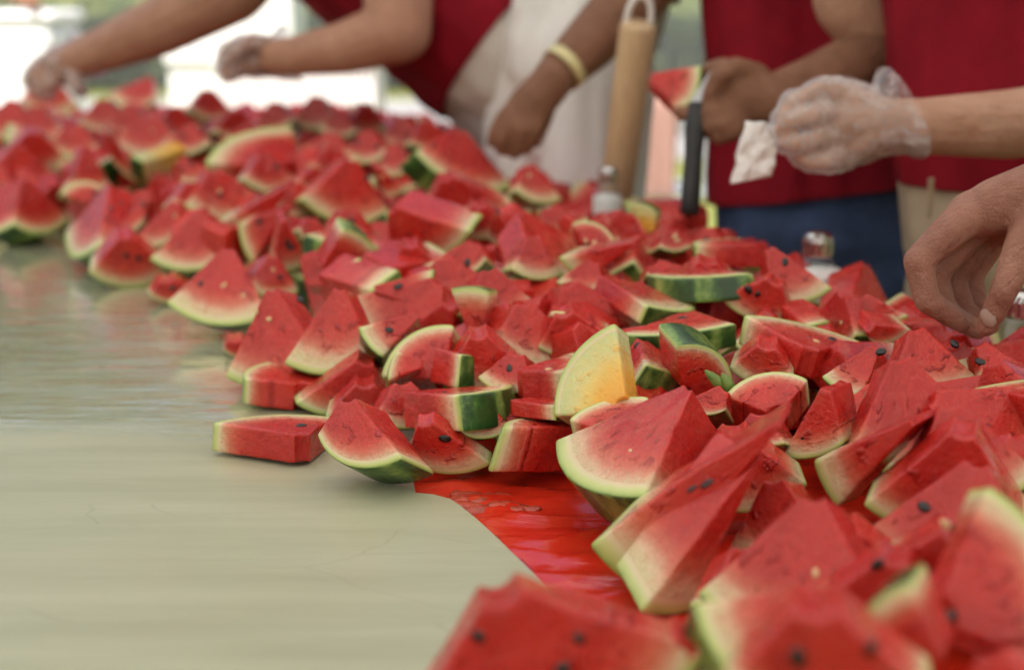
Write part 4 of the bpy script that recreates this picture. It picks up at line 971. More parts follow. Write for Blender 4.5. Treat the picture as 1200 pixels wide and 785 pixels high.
# --- person in the red shirt bending across the table, both hands in plastic gloves
d = 2.92
pel, chest, neck, head = P(634, 112, d), P(375, -105, d), P(300, -180, d - .02), P(205, -215, d - .1); look = (-.9, -.45)
root = empty('person', (pel.x, pel.y, 0), 'person in dark red shirt bending across the heap, both gloved arms stretched out', 'person', 'helpers standing along the table')
A1 = chain((P(430, -110, 2.76), .062), (P(466, -20, 2.72), 44 * 2.72 / F), (P(468, 36, 2.7), 38 * 2.7 / F), (P(405, 56, 2.74), 31 * 2.74 / F), (P(345, 66, 2.8), 23 * 2.8 / F), (P(325, 67, 2.82), 22 * 2.82 / F))
h = 2.84
H1 = chain(J(328, 67, h, 21), J(295, 58, h, 16)) + chain(J(328, 67, h, 21), J(296, 74, h, 16))
for (x0, y0, x1, y1, x2, y2, x3, y3) in ((296, 54, 278, 52, 266, 58, 260, 70), (294, 63, 274, 64, 264, 72, 260, 82), (295, 72, 277, 75, 268, 80, 264, 88), (299, 79, 284, 82, 275, 85, 270, 90)):
    H1 += finger(J(x0, y0, h, 9.5), J(x1, y1, h - .01, 7.5), J(x2, y2, h - .02, 7), J(x3, y3, h - .02, 6))
H1 += chain(J(312, 56, h - .02, 11), J(294, 50, h - .04, 8.5), J(280, 58, h - .05, 7.5), J(270, 70, h - .045, 6.5))
A2 = chain((P(345, -190, 2.98), .06), (P(325, -75, 3.02), 44 * 3.02 / F), (P(275, -12, 3.04), 39 * 3.04 / F), (P(190, 30, 3.12), 35 * 3.12 / F), (P(112, 62, 3.24), 25 * 3.24 / F), (P(92, 68, 3.27), 22 * 3.27 / F))
h2 = 3.29
H2 = chain(J(92, 68, h2, 21), J(68, 72, h2, 17)) + chain(J(92, 70, h2, 20), J(72, 84, h2, 16))
for (x0, y0, x1, y1, x2, y2, x3, y3) in ((66, 66, 48, 74, 38, 84, 32, 96), (66, 74, 50, 84, 42, 94, 38, 104), (68, 82, 55, 92, 49, 101, 46, 109), (73, 88, 63, 97, 58, 104, 56, 110)):
    H2 += finger(J(x0, y0, h2, 9), J(x1, y1, h2 - .01, 7), J(x2, y2, h2 - .01, 6.5), J(x3, y3, h2, 5.5))
H2 += chain(J(88, 82, h2 - .02, 11), J(88, 96, h2 - .04, 8), J(92, 104, h2 - .04, 7), J(96, 108, h2 - .03, 6))
T = torso(P(590, 70, d), chest, neck, (.3, -.9, .1), .135, .13, .05, .06)
lg, feet = legs(pel - Vector((0, 0, .02)), (-.8, -.5), .085, .04, (.105, .068, .05)); lg += [(pel, .135, pel + Vector((.015, 0, .03)), .13), (P(590, 70, d), .13, pel, .135)]
organic('body', T + lg + A1 + A2 + H1 + H2 + [(neck, .055, head, .05)] + head_caps(head, look), .005, TAN_SKIN, root, 3)
ha, hb = P(625, -2, d), P(522, 130, d); hn = (P(640, 110, d) - P(330, -140, d)).normalized()
organic('shirt', grow(T, .014) + grow([(A1[0][0], .075, A1[0][0] * .35 + A1[0][2] * .65, .066), (A2[0][0], .075, A2[0][0] * .4 + A2[0][2] * .6, .07)], .004) + [(P(575, 66, d), .148, P(640, 115, d), .15)], .008, SHIRT, root, 4, (.011, (9, 9, 6)), [(P(573, 64, d), hn), (neck, (neck - chest).normalized())], .003)
organic('trousers', grow(lg, .014) + grow(T[:3], .009), .009, OFFW, root, 4, (.009, (9, 9, 6)), [((0, 0, .06), (0, 0, -1)), (P(540, 40, d), -hn)], .003)
glove('glove', H1, [(P(318, 67, h), 24 * h / F, P(335, 66, h), 28 * h / F), (P(326, 67, h), 26 * h / F, P(344, 62, h), 36 * h / F)], root, .0045, .005)
glove('glove', H2, [(P(88, 69, h2), 23 * h2 / F, P(98, 66, h2), 27 * h2 / F), (P(92, 68, h2), 25 * h2 / F, P(106, 60, h2), 34 * h2 / F)], root, .0045, .005)
hair_on(head, look, root); eyes_on(head, look, root); shoes(feet, root)

# --- near hand picking a piece; its owner stands outside the frame
e = 1.38
wr = P(1245, 215, 1.37)
pel = Vector((1.12, 1.40, .92)); look = (-1, -.1); chest = Vector((1.06, 1.40, 1.30)); neck = Vector((1.02, 1.40, 1.50)); head = Vector((.98, 1.39, 1.66))
root = empty('person', (pel.x, pel.y, 0), 'person of whom only a bare ruddy hand shows, picking at a red slice', 'person', 'helpers standing along the table')
A1 = chain((Vector((1.03, 1.20, 1.45)), .055), (Vector((.93, 1.22, 1.16)), .045), (P(1330, 150, 1.38), 52 * 1.38 / F), (wr, 38 * 1.37 / F))
H = chain(J(1250, 212, e, 38), J(1165, 243, e + .005, 34)) + chain(J(1250, 225, e + .02, 34), J(1175, 262, e + .035, 28)) + chain(J(1235, 222, e + .01, 36), J(1138, 252, e + .012, 29))
H += finger(J(1128, 258, e, 24), J(1076, 306, e - .01, 18), J(1086, 352, e - .005, 15.5), J(1124, 377, e + .005, 12.5))
H += finger(J(1142, 264, e + .026, 22), J(1094, 322, e + .024, 17), J(1108, 366, e + .024, 15), J(1146, 387, e + .02, 12))
H += finger(J(1156, 268, e + .050, 20), J(1116, 326, e + .052, 16), J(1130, 366, e + .052, 14), J(1160, 382, e + .044, 11.5))
H += finger(J(1170, 272, e + .070, 18), J(1138, 324, e + .075, 14), J(1146, 356, e + .075, 12.5), J(1168, 370, e + .065, 10.5))
H += chain(J(1222, 242, e - .005, 30), J(1198, 290, e - .03, 22), J(1176, 342, e - .037, 16.5), J(1156, 382, e - .022, 13))
T = torso(pel, chest, neck, (0, 1, 0), .10, .105, .07, .10)
lg, feet = legs(pel - Vector((0, 0, .05)), look); lg += [(pel, .12, pel + Vector((0, .05, 0)), .12)]
A2 = chain((Vector((1.05, 1.60, 1.45)), .055), (Vector((1.12, 1.68, 1.14)), .043), (Vector((1.08, 1.66, .90)), .032), (Vector((1.06, 1.65, .80)), .036), (Vector((1.05, 1.65, .72)), .02))
organic('body', T + lg + A1 + A2 + H + [(neck, .055, head - Vector((0, 0, .06)), .05)] + head_caps(head, look), .0028, PINK_SKIN, root, 5)
organic('shirt', grow(T, .016) + grow([(A1[0][0], .07, A1[0][2], .062), (A2[0][0], .07, A2[0][0] * .5 + A2[0][2] * .5, .066)], .004), .008, SHIRT, root, 4, (.006, (14, 14, 6)), [((0, 0, .93), (0, 0, -1)), (neck, (0, 0, 1))], .003)
organic('trousers', grow(lg, .018) + [(pel, .135, pel - Vector((0, 0, .1)), .14)], .009, DENIM, root, 4, (.006, (12, 12, 6)), [((0, 0, .06), (0, 0, -1))], .003)
def nail(x, y, dd, rx, ry, tilt, par):
    bm = bmesh.new(); bmesh.ops.create_uvsphere(bm, u_segments=14, v_segments=8, radius=1)
    c = P(x, y, dd); v = (CAM - c).normalized(); X, Y = frame_of(v); R_ = Matrix((X, Y, v)).transposed() @ Matrix.Rotation(tilt, 3, 'Z')
    bmesh.ops.transform(bm, matrix=Matrix.Translation(c) @ R_.to_4x4() @ Matrix.Diagonal((rx, ry, .0022, 1)), verts=bm.verts)
    put(from_bm('fingernail', bm, flat('nail', (.27, .15, .11, 1), .3), smooth=True), par)
nail(1158, 373, e - .0350, .0062, .0092, -.6, root)
hair_on(head, look, root); eyes_on(head, look, root); shoes(feet, root)

# --- someone at the far left in the sun, bare forearm over a white bin
d = 6.9
pel = P(-130, 60, d); look = (.5, -.8)
root = empty('person', (pel.x, pel.y, 0), 'far person with only a blurred brown forearm showing over the white bin', 'person')
pel = Vector((pel.x, pel.y, .95)); chest = pel + Vector((0, 0, .38)); neck = chest + Vector((0, 0, .22)); head = neck + Vector((0, 0, .17))
T = torso(pel, chest, neck, (.8, .5, 0), .10, .11, .06, .09); lg, feet = legs(pel - Vector((0, 0, .04)), look)
AA = chain((neck + Vector((.17, .1, -.06)), .05), (P(-70, -65, d - .15), .05), (P(20, -8, d - .25), .045), (P(40, 6, d - .3), .03)) + chain((neck + Vector((-.17, -.1, -.06)), .05), (neck + Vector((-.24, -.1, -.35)), .04), (neck + Vector((-.2, -.15, -.6)), .035))
organic('body', T + lg + AA + [(neck, .05, head, .05)] + head_caps(head, look), .010, BROWN_SKIN, root, 3)
organic('shirt', grow(T, .014) + [(AA[0][0], .065, AA[0][2], .058)], .012, DENIM, root, 3, None, [(pel, (0, 0, -1))], .003)
organic('trousers', grow(lg, .018) + [(pel, .12, pel - Vector((0, 0, .08)), .13)], .012, KHAKI, root, 3, None, [((0, 0, .06), (0, 0, -1))], .003)
hair_on(head, look, root); shoes(feet, root)

# ------------------------------------------------------------------ things held and things standing in the heap
def clear_glass():
    m = NT('clear_glass'); t = m.t; tr = m.n('ShaderNodeBsdfTransparent'); tr.inputs[0].default_value = (.9, .93, .92, 1); gl = m.n('ShaderNodeBsdfGlossy'); gl.inputs[1].default_value = .06
    fr = m.n('ShaderNodeLayerWeight'); fr.inputs[0].default_value = .5; mx = m.n('ShaderNodeMixShader'); m.l(m.math('ADD', m.math('MULTIPLY', m.math('POWER', fr.outputs['Facing'], 3.0), .8), .06), mx.inputs[0])
    m.l(tr.outputs[0], mx.inputs[1]); m.l(gl.outputs[0], mx.inputs[2]); m.l(mx.outputs[0], t.nodes['Material Output'].inputs[0]); return m.m
GLASS = clear_glass(); SALT = flat('salt', (.80, .78, .77, 1), .8, .06, 300, .5, 900); LID = flat('chrome_lid', (.55, .54, .53, 1), .22, Metallic=1.0)
def shaker(px, py, d, z0, s, label, fillh):
    c = P(px, py, d); root = empty('salt_shaker', (c.x, c.y, z0), label, 'salt shaker', 'glass salt shakers'); o = Vector((0, 0, 0))
    bm = bmesh.new(); lathe(bm, [(.020 * s, .001), (.026 * s, .006), (.0265 * s, .07 * s), (.024 * s, .082 * s), (.0165 * s, .094 * s), (.0142 * s, .1 * s)], o, 28); from_bm('jar', bm, GLASS, root, True)
    bm = bmesh.new(); lathe(bm, [(.019 * s, .004), (.0245 * s, .007), (.0248 * s, fillh * s), (.012 * s, fillh * s + .004), (.002, fillh * s + .005)], o, 24); from_bm('salt', bm, SALT, root, True)
    bm = bmesh.new(); n = 36; loops = []
    for r, z in ((.0146, .099), (.0154, .101), (.0154, .115), (.0150, .121), (.011, .1250), (.003, .126)):
        loops.append([bm.verts.new(((r + (.0007 if k % 2 and .100 < z < .118 else 0)) * s * math.cos(6.2832 * k / n), (r + (.0007 if k % 2 and .100 < z < .118 else 0)) * s * math.sin(6.2832 * k / n), z * s)) for k in range(n)])
    for a, b in zip(loops, loops[1:]):
        for k in range(n): bm.faces.new((a[k], a[(k + 1) % n], b[(k + 1) % n], b[k]))
    bm.faces.new(loops[-1]); lid = from_bm('lid', bm, LID, root)
    bm = bmesh.new()
    for k in range(5):
        a = k * 1.2566; box(bm, (.007 * s * math.cos(a), .007 * s * math.sin(a), .1252 * s), (.0018, .0018, .0012))
    hole = from_bm('pouring_holes', bm, SHOE, lid); hole['kind'] = 'stuff'
def topz(px, py, d): return P(px, py, d).z
shaker(958, 300, 1.86, topz(958, 270, 1.86) - .126 * 1.12, 1.12, 'glass salt shaker in front of the blue jeans, its foot among red slices', .086)
shaker(712, 230, 2.36, topz(712, 194, 2.36) - .126 * .9, .9, 'blurred glass salt shaker at the foot of the tall tan stick', .075)
shaker(1196, 370, 1.60, topz(1196, 338, 1.60) - .126 * 1.05, 1.05, 'glass salt shaker half hidden behind the thumb of the near bare hand', .05)
# tan stick with its white loop
a, b = P(722, 232, 2.45), P(748, 27, 2.33)
root = empty('wooden_stick', a, 'tall tan wooden stick with white wire loop on top, standing behind the salt shaker', 'stick')
ax = (b - a); x, y = frame_of(ax)
m = NT('tan_wood'); m.l(m.ramp(m.noise(20, 4, .6, stretch=(6, 6, .5)), [(.3, (.46, .31, .17)), (.7, (.60, .42, .25))]), m.b.inputs['Base Color']); m.set(Roughness=.5); m.bump(m.noise(120, 3, stretch=(4, 4, .4)), .3, .001); TANW = m.m
bm = bmesh.new(); rr = 19.5 * 2.47 / F
tube(bm, [a, a + ax * .02, a + ax * .5, a + ax * .96, a + ax * .99, b], [rr * .92, rr, rr * 1.02, rr * 1.03, rr * .98, rr * .85], 20); put(from_bm('shaft', bm, TANW, smooth=True), root)
bm = bmesh.new(); pts = []
for k in range(17):
    t = math.pi * k / 16; q = b + RT * math.cos(t) * 13.5 * 2.5 / F + ax.normalized() * (-.012 + math.sin(t) ** .6 * 38 * 2.5 / F); pts.append(q)
tube(bm, pts, 3.6 * 2.5 / F, 10); put(from_bm('wire_loop', bm, flat('white_plastic_wire', (.78, .77, .76, 1), .35), smooth=True), root)
# knife
ka, kb = P(808, 252, 2.075), P(815, 150, 2.085); root = empty('knife', ka, 'knife held with its thick black handle pointing down from the brown hand', 'knife')
bm = bmesh.new(); v = kb - ka; rr = 11.5 * 2.08 / F
tube(bm, [ka, ka + v * .03, ka + v * .3, ka + v * .7, ka + v * 1.0, ka + v * 1.28], [rr * .75, rr, rr * 1.0, rr * .95, rr * 1.12, rr * .9], 16)
put(from_bm('handle', bm, flat('black_rubber', (.014, .013, .013, 1), .55, .3, 80, .3), smooth=True), root)
bm = bmesh.new(); k0, k1 = ka + v * 1.26, P(834, 84, 2.10); sx_ = RT * .012
vs = [bm.verts.new(q) for q in (k0 - sx_, k0 + sx_, k1 + sx_ * .8, k1 - sx_ * .2)]; f = bm.faces.new(vs); r = bmesh.ops.extrude_face_region(bm, geom=[f]); bmesh.ops.translate(bm, vec=(0, .002, 0), verts=[q for q in r['geom'] if isinstance(q, bmesh.types.BMVert)])
put(from_bm('blade', bm, METAL), root)
# napkin
bm = bmesh.new(); n = 22; c = [P(873, 142, 1.86), P(915, 146, 1.82), P(905, 206, 1.85), P(856, 216, 1.88)]; vg = []
for j in range(n + 1):
    row = []
    for i in range(n + 1):
        s, t = i / n, j / n; q = c[0] * (1 - s) * (1 - t) + c[1] * s * (1 - t) + c[2] * s * t + c[3] * (1 - s) * t
        w_ = mnoise.noise(Vector((s * 3.2, t * 3.2, 4))) * .011 + mnoise.noise(Vector((s * 8, t * 7, 9))) * .004
        row.append(bm.verts.new(q - FW * w_ + RT * .3 * w_))
    vg.append(row)
for j in range(n):
    for i in range(n): bm.faces.new((vg[j][i], vg[j][i + 1], vg[j + 1][i + 1], vg[j + 1][i]))
nk = tag(from_bm('napkin', bm, flat('white_paper', (.78, .76, .75, 1), .9), smooth=True), 'crumpled white paper napkin pinched by the gloved fingers', 'napkin')
md = nk.modifiers.new('t', 'SOLIDIFY'); md.thickness = .0012
# a sprig of leaves on the heap
root = empty('green_stem', P(858, 462, 1.36), 'small green leafy stem stub lying between a red wedge and rind slices', 'plant stem'); LEAFG = flat('stem_green', (.16, .26, .05, 1), .5, .3, 60)
bm = bmesh.new(); tube(bm, [P(872, 488, 1.37), P(862, 470, 1.355), P(852, 455, 1.35)], [.004, .0045, .003], 8); put(from_bm('stem', bm, LEAFG, smooth=True), root)
for (x0, y0, x1, y1) in ((856, 462, 826, 434), (860, 466, 846, 438), (864, 470, 872, 446), (858, 468, 838, 462)):
    bm = bmesh.new(); a, b = P(x0, y0, 1.352), P(x1, y1, 1.345); L_ = b - a; s_ = L_.cross(FW).normalized(); pr = []
    for k in range(7):
        t = k / 6; wd = .0048 * math.sin(math.pi * min(1, t * .92 + .08)) ** .7; cc = a + L_ * t - FW * .004 * math.sin(t * 3); pr.append((bm.verts.new(cc - s_ * wd), bm.verts.new(cc - FW * .0012), bm.verts.new(cc + s_ * wd)))
    for p0, p1 in zip(pr, pr[1:]):
        bm.faces.new((p0[0], p0[1], p1[1], p1[0])); bm.faces.new((p0[1], p0[2], p1[2], p1[1]))
    lf = from_bm('leaf', bm, LEAFG, smooth=True); md = lf.modifiers.new('t', 'SOLIDIFY'); md.thickness = .0012; put(lf, root)

bm = bmesh.new(); srng = random.Random(5)
for k in range(16):
    q = G(srng.uniform(536, 612), srng.uniform(578, 600), TZ - .006); s_ = srng.uniform(.006, .013)
    capsule(bm, q, s_, q + Vector((srng.uniform(-.012, .012), srng.uniform(-.004, .004), srng.uniform(-.001, .002))), s_ * .8, 10, 3)
for v in bm.verts: v.co.z = TZ - .006 + (v.co.z - TZ + .006) * .42 + mnoise.noise(v.co * 140) * .0022
tag(from_bm('melon_scrap', bm, flat('crushed_flesh', (.40, .055, .03, 1), .3, .3, 120, .6, 300), smooth=True), 'flat scrap of crushed brownish melon flesh lying on the red plastic', 'melon scrap')

# ------------------------------------------------------------------ white ribbed tub at the far end of the table, coolers, bin
WPL = flat('white_plastic', (.80, .80, .82, 1), .4); FOAM = flat('white_foam', (.82, .82, .82, 1), .85, .04, 40)
c0, c1 = P(252, 110, 4.25), P(446, 110, 4.25); root = empty('plastic_tub', ((c0.x + c1.x) / 2, c0.y + .15, TZ), 'white ribbed plastic tub behind the heap under the bending person\'s arm', 'tub')
bm = bmesh.new(); wd = c1.x - c0.x; hh = .195
box(bm, (0, 0, hh / 2), (wd * .96, .30, hh), bev=.012); from_bm('body', bm, WPL, root)
for k in range(22):
    bm = bmesh.new(); box(bm, (-wd * .46 + wd * .92 * k / 21, -.155, hh * .5), (.008, .010, hh * .86), bev=.002); from_bm('rib', bm, WPL, root)
bm = bmesh.new(); box(bm, (0, 0, hh + .006), (wd, .33, .018), bev=.006); from_bm('rim', bm, WPL, root)
def cooler(px0, px1, d, z0, h, label, yaw=0):
    a, b = P(px0, 60, d), P(px1, 60, d); w_ = b.x - a.x; root = empty('foam_cooler', ((a.x + b.x) / 2, a.y + .2, z0), label, 'cooler', 'white foam coolers'); root.rotation_euler.z = yaw
    bm = bmesh.new(); box(bm, (0, 0, h * .42), (w_ * .95, .36, h * .84), bev=.015); from_bm('body', bm, FOAM, root)
    bm = bmesh.new(); box(bm, (0, 0, h * .92), (w_, .40, h * .155), bev=.012); from_bm('lid', bm, FOAM, root)
cooler(196, 350, 7.2, .0, .44, 'bottom white foam cooler of the sunlit stack behind the gloved hands')
cooler(190, 345, 7.2, .445, .42, 'middle white foam cooler of the sunlit stack behind the gloved hands', .03)
cooler(198, 348, 7.2, .87, .40, 'top white foam cooler of the sunlit stack behind the gloved hands', -.04)
c = P(-28, 60, 6.6); root = empty('plastic_bin', (c.x, c.y + .3, 0), 'glaring white plastic bin with rounded shoulders standing in the sun at the edge', 'bin')
bm = bmesh.new(); box(bm, (0, 0, .50), (.62, .5, 1.0), bev=.05); from_bm('body', bm, WPL, root)
bm = bmesh.new(); box(bm, (0, 0, 1.025), (.64, .52, .05), bev=.02); from_bm('lid', bm, WPL, root)

GREYP = flat('grey_plastic', (.30, .33, .36, 1), .5)
c = P(770, 150, 6.1); root = empty('folding_chair', (c.x, c.y, 0), 'low grey folding chair standing on the sunny grass behind the knife hand', 'chair')
bm = bmesh.new(); box(bm, (0, .16, .36), (.40, .36, .03), bev=.01); from_bm('seat', bm, GREYP, root)
bm = bmesh.new(); box(bm, (0, 0, .66), (.40, .02, .14), bev=.008); from_bm('backrest', bm, GREYP, root)
for sx_ in (-1, 1):
    bm = bmesh.new(); tube(bm, [(sx_ * .185, .0, .72), (sx_ * .185, .02, .36), (sx_ * .185, .34, 0)], .011, 8); from_bm('leg', bm, GREYP, root)
    bm = bmesh.new(); tube(bm, [(sx_ * .165, .32, .36), (sx_ * .165, -.02, 0)], .011, 8); from_bm('leg', bm, GREYP, root)
bm = bmesh.new(); vg = []
for j in range(19):
    row = []
    for i in range(15):
        s_, t_ = i / 14, j / 18; wd = .26 - .16 * max(0, t_ - .15)
        x_ = c.x - .10 + .05 * t_ + wd * (s_ - .35); z_ = .725 - .44 * max(0, t_ - .12) if t_ > .12 else .725 + .012 * math.sin(t_ * 26)
        row.append(bm.verts.new((x_ + .035 * t_, c.y - .022 - .012 * math.sin(s_ * 16) * t_ + (.05 * (1 - t_ / .12) if t_ < .12 else 0), z_)))
    vg.append(row)
for j in range(18):
    for i in range(14): bm.faces.new((vg[j][i], vg[j][i + 1], vg[j + 1][i + 1], vg[j + 1][i]))
o = tag(from_bm('towel', bm, PINKC, smooth=True), 'pale pink towel hanging over the back of the grey folding chair', 'towel'); md = o.modifiers.new('t', 'SOLIDIFY'); md.thickness = .006

# ------------------------------------------------------------------ ground, fence, hedge, trees, parked cars, added shade canopy
def sheet(name, x0, x1, y0, y1, z, mat, n=1, kind='structure'):
    bm = bmesh.new(); bm.faces.new([bm.verts.new(q) for q in ((x0, y0, z), (x1, y0, z), (x1, y1, z), (x0, y1, z))]); o = from_bm(name, bm, mat); o['kind'] = kind; return o
m = NT('grass'); f = m.noise(1.3, 4); f2 = m.noise(40, 3)
c = m.mix(.5, m.ramp(f, [(.3, (.10, .135, .022)), (.7, (.20, .20, .045))]), m.ramp(f2, [(.3, (.07, .10, .015)), (.7, (.24, .24, .06))])); m.l(c, m.b.inputs['Base Color']); m.set(Roughness=.9); m.bump(f2, .6, .03); GRASS = m.m
sheet('lawn', -160, 160, -60, 260, 0, GRASS)
m = NT('pale_concrete'); m.l(m.ramp(m.noise(2, 5), [(.3, (.20, .20, .20)), (.7, (.27, .27, .265))]), m.b.inputs['Base Color']); m.set(Roughness=.9); CONC = m.m
sheet('pavement', -60, 60, 10.6, 16.2, .004, CONC)
m = NT('asphalt'); m.l(m.ramp(m.noise(3, 5), [(.3, (.045, .047, .05)), (.7, (.07, .07, .073))]), m.b.inputs['Base Color']); m.set(Roughness=.9)
sheet('road', -60, 60, 18.6, 27, .004, m.m)
GALV = flat('galvanised_wire', (.35, .37, .37, 1), .45, Metallic=.6)
fy = 17.0; root = empty('chain_link_fence', (0, fy, 0), 'grey chain link fence running along the far side of the pale path', 'fence')
bm = bmesh.new()
def strand(p, q, r=.004):
    p, q = Vector(p), Vector(q); x, y = frame_of(q - p)
    lo = [[bm.verts.new(e_ + (x * math.cos(t) + y * math.sin(t)) * r) for t in (0, 2.1, 4.2)] for e_ in (p, q)]
    for k in range(3): bm.faces.new((lo[0][k], lo[0][(k + 1) % 3], lo[1][(k + 1) % 3], lo[1][k]))
k = -9.0
while k < 9.0:
    strand((k, 0, .05), (k + 1.8, 0, 1.85)); strand((k + 1.8, .006, .05), (k, .006, 1.85)); k += .07
wm_ = from_bm('wire_mesh', bm, GALV, root); wm_['kind'] = 'stuff'
for k in range(7):
    bm = bmesh.new(); tube(bm, [(-9 + 3 * k, .03, 0), (-9 + 3 * k, .03, 1.95)], .03, 10); from_bm('post', bm, GALV, root)
bm = bmesh.new(); tube(bm, [(-9, .03, 1.88), (9.5, .03, 1.88)], .02, 8); from_bm('rail', bm, GALV, root)
m = NT('leaf_green'); m.l(m.ramp(m.rnd(), [(0, (.07, .11, .025)), (1, (.12, .16, .03))]), m.b.inputs['Base Color']); m.set(Roughness=.6); LEAF = m.m
def leaf_mass(name, n, pos, size, parent, seed):
    r = random.Random(seed); vs = []; fs = []
    for _ in range(n):
        c = pos(r); a = Vector((r.gauss(0, 1), r.gauss(0, 1), r.gauss(0, 1))).normalized(); b = a.orthogonal().normalized(); s = size * r.uniform(.6, 1.4); i = len(vs)
        vs += [c - a * s, c + b * s * .45, c + a * s, c - b * s * .45]; fs.append((i, i + 1, i + 2, i + 3))
    me = bpy.data.meshes.new(name); me.from_pydata(vs, [], fs); return link(name, me, LEAF, parent)
hg = leaf_mass('hedge_foliage', 9000, lambda r: Vector((r.uniform(-9, 9), r.uniform(17.3, 18.3), abs(r.gauss(.5, .36)))), .085, None, 3)
root = empty('hedge', (0, 17.8, 0), 'dark clipped hedge growing right behind the chain link fence', 'hedge'); put(hg, root); hg.name = 'foliage'
bm = bmesh.new(); box(bm, (0, 0, .42), (17.6, .62, .8), bev=.1); from_bm('core', bm, flat('hedge_core', (.02, .03, .012, 1), .9), root)
BARK = flat('bark', (.10, .075, .055, 1), .9, .4, 12, .8, 30)
TREES = [(-10.5, 27.5, 10.5, 'leafy tree beyond the road farthest toward the white bin'), (-6.4, 28.5, 11.5, 'broad leafy tree beyond the road above the white bin'), (-2.6, 29.5, 12.5, 'tallest leafy tree beyond the road, behind the cooler stack'), (.8, 27.8, 10.8, 'leafy tree beyond the road behind the bending person'), (4.2, 28.6, 11.5, 'leafy tree beyond the road behind the hand with the knife'), (8.0, 29.2, 12, 'leafy tree beyond the road behind the person in jeans'), (12.0, 28, 10.5, 'leafy tree beyond the road behind the person in khaki trousers')]  # crowns out of view, made tall and dense to tint reflections, darken surroundings
for k, (tx, ty, hh, lab) in enumerate(TREES):
    root = empty('leafy_tree', (tx, ty, 0), lab, 'tree', 'trees beyond the road, crowns heightened for reflections')
    bm = bmesh.new(); tube(bm, [(0, 0, 0), (.05, 0, 1), (.1, .05, hh * .45)], [.22, .16, .1], 10)
    for j in range(5):
        a = j * 1.26; tube(bm, [(.07, 0, hh * (.25 + .04 * j)), (math.cos(a) * .8, math.sin(a) * .8, hh * (.45 + .04 * j)), (math.cos(a) * 1.5, math.sin(a) * 1.5, hh * .62)], [.07, .05, .02], 6)
    from_bm('trunk', bm, BARK, root, True)
    cl = random.Random(40 + k); cen = [(Vector((cl.gauss(0, 1.5), cl.gauss(0, 1.3), hh * cl.uniform(.2, .8))), cl.uniform(.7, 1.4)) for _ in range(34)]
    def pos(r, cen=cen):
        c_, s_ = r.choice(cen); v = Vector((r.gauss(0, 1), r.gauss(0, 1), r.gauss(0, 1))).normalized(); return c_ + v * s_ * r.uniform(.6, 1)
    leaf_mass('crown', 7000, pos, .20, root, 60 + k)
m = NT('added_canopy_fabric'); t = m.t; di = m.n('ShaderNodeBsdfDiffuse'); di.inputs[0].default_value = (.82, .82, .82, 1); tl = m.n('ShaderNodeBsdfTranslucent'); tl.inputs[0].default_value = (.80, .80, .80, 1); mx = m.n('ShaderNodeMixShader'); mx.inputs[0].default_value = .42
m.l(di.outputs[0], mx.inputs[1]); m.l(tl.outputs[0], mx.inputs[2]); m.l(mx.outputs[0], t.nodes['Material Output'].inputs[0])
root = empty('added_shade_canopy', (0, 0, 0), 'unseen white canopy added overhead to shade the table and soften its light', 'canopy')  # unseen canopy, added and sized to shade the heap and filter top light
bm = bmesh.new(); X0, X1, Y0, Y1 = -7.0, 7.0, -14.0, 3.1; nn = 12; vg = []
for j in range(nn + 1):
    row = []
    for i in range(nn + 1):
        a, b = i / nn, j / nn; row.append(bm.verts.new((X0 + (X1 - X0) * a, Y0 + (Y1 - Y0) * b, 2.5 + 1.1 * (1 - max(abs(2 * a - 1), abs(2 * b - 1))))))
    vg.append(row)
for j in range(nn):
    for i in range(nn): bm.faces.new((vg[j][i], vg[j][i + 1], vg[j + 1][i + 1], vg[j + 1][i]))
from_bm('fabric', bm, m.m, root, True)
for x, y in ((X0 + .05, Y0 + .05), (X1 - .05, Y0 + .05), (X0 + .05, Y1 - .05), (X1 - .05, Y1 - .05)):
    bm = bmesh.new(); tube(bm, [(x, y, 0), (x, y, 2.49)], .025, 10); from_bm('pole', bm, METAL, root)

# ------------------------------------------------------------------ of the lower pieces, those that show become objects of their own, the rest one mass
def joined(name, items):
    parts = []
    for M, loc, k in items:
        for w_, me in enumerate(PROTO[k]): parts.append((M, loc, me, w_))
    V = []; FI = []; MI = []; RA = []; AR = []; base = 0
    for M, loc, me, w_ in parts:
        n_ = len(me.vertices); co = np.empty(n_ * 3); me.vertices.foreach_get('co', co); co = co.reshape(-1, 3) @ np.array(M).T + np.array(loc); V.append(co)
        q = np.empty(len(me.polygons) * 4, dtype=np.int32); me.loops.foreach_get('vertex_index', q); FI.append(q.reshape(-1, 4) + base); base += n_
        mi = np.empty(len(me.polygons), dtype=np.int32); me.polygons.foreach_get('material_index', mi); MI.append(mi + (0 if w_ == 0 else 1))
        for nm, L_ in (('rad', RA), ('arc', AR)):
            a = np.empty(n_); me.attributes[nm].data.foreach_get('value', a); L_.append(a)
    me = bpy.data.meshes.new(name); V = np.concatenate(V); FI = np.concatenate(FI); me.from_pydata(V.tolist(), [], FI.tolist())
    me.polygons.foreach_set('material_index', np.concatenate(MI)); me.polygons.foreach_set('use_smooth', [True] * len(me.polygons))
    for nm, L_ in (('rad', RA), ('arc', AR)): me.attributes.new(nm, 'FLOAT', 'POINT').data.foreach_set('value', np.concatenate(L_))
    o = bpy.data.objects.new(name, me); col.objects.link(o)
    for m_ in (RED, RIND, SKIN): me.materials.append(m_)
    return o
for fl, rd in PROTO: fl.materials.append(RED); rd.materials.append(RIND); rd.materials.append(SKIN)
probe = joined('probe', fill); cnt = [sum(len(m_.polygons) for m_ in PROTO[k]) for _, _, k in fill]; cum = np.cumsum(cnt)
bpy.context.view_layer.update(); dg = bpy.context.evaluated_depsgraph_get()
hits = {}; seen_at = {}
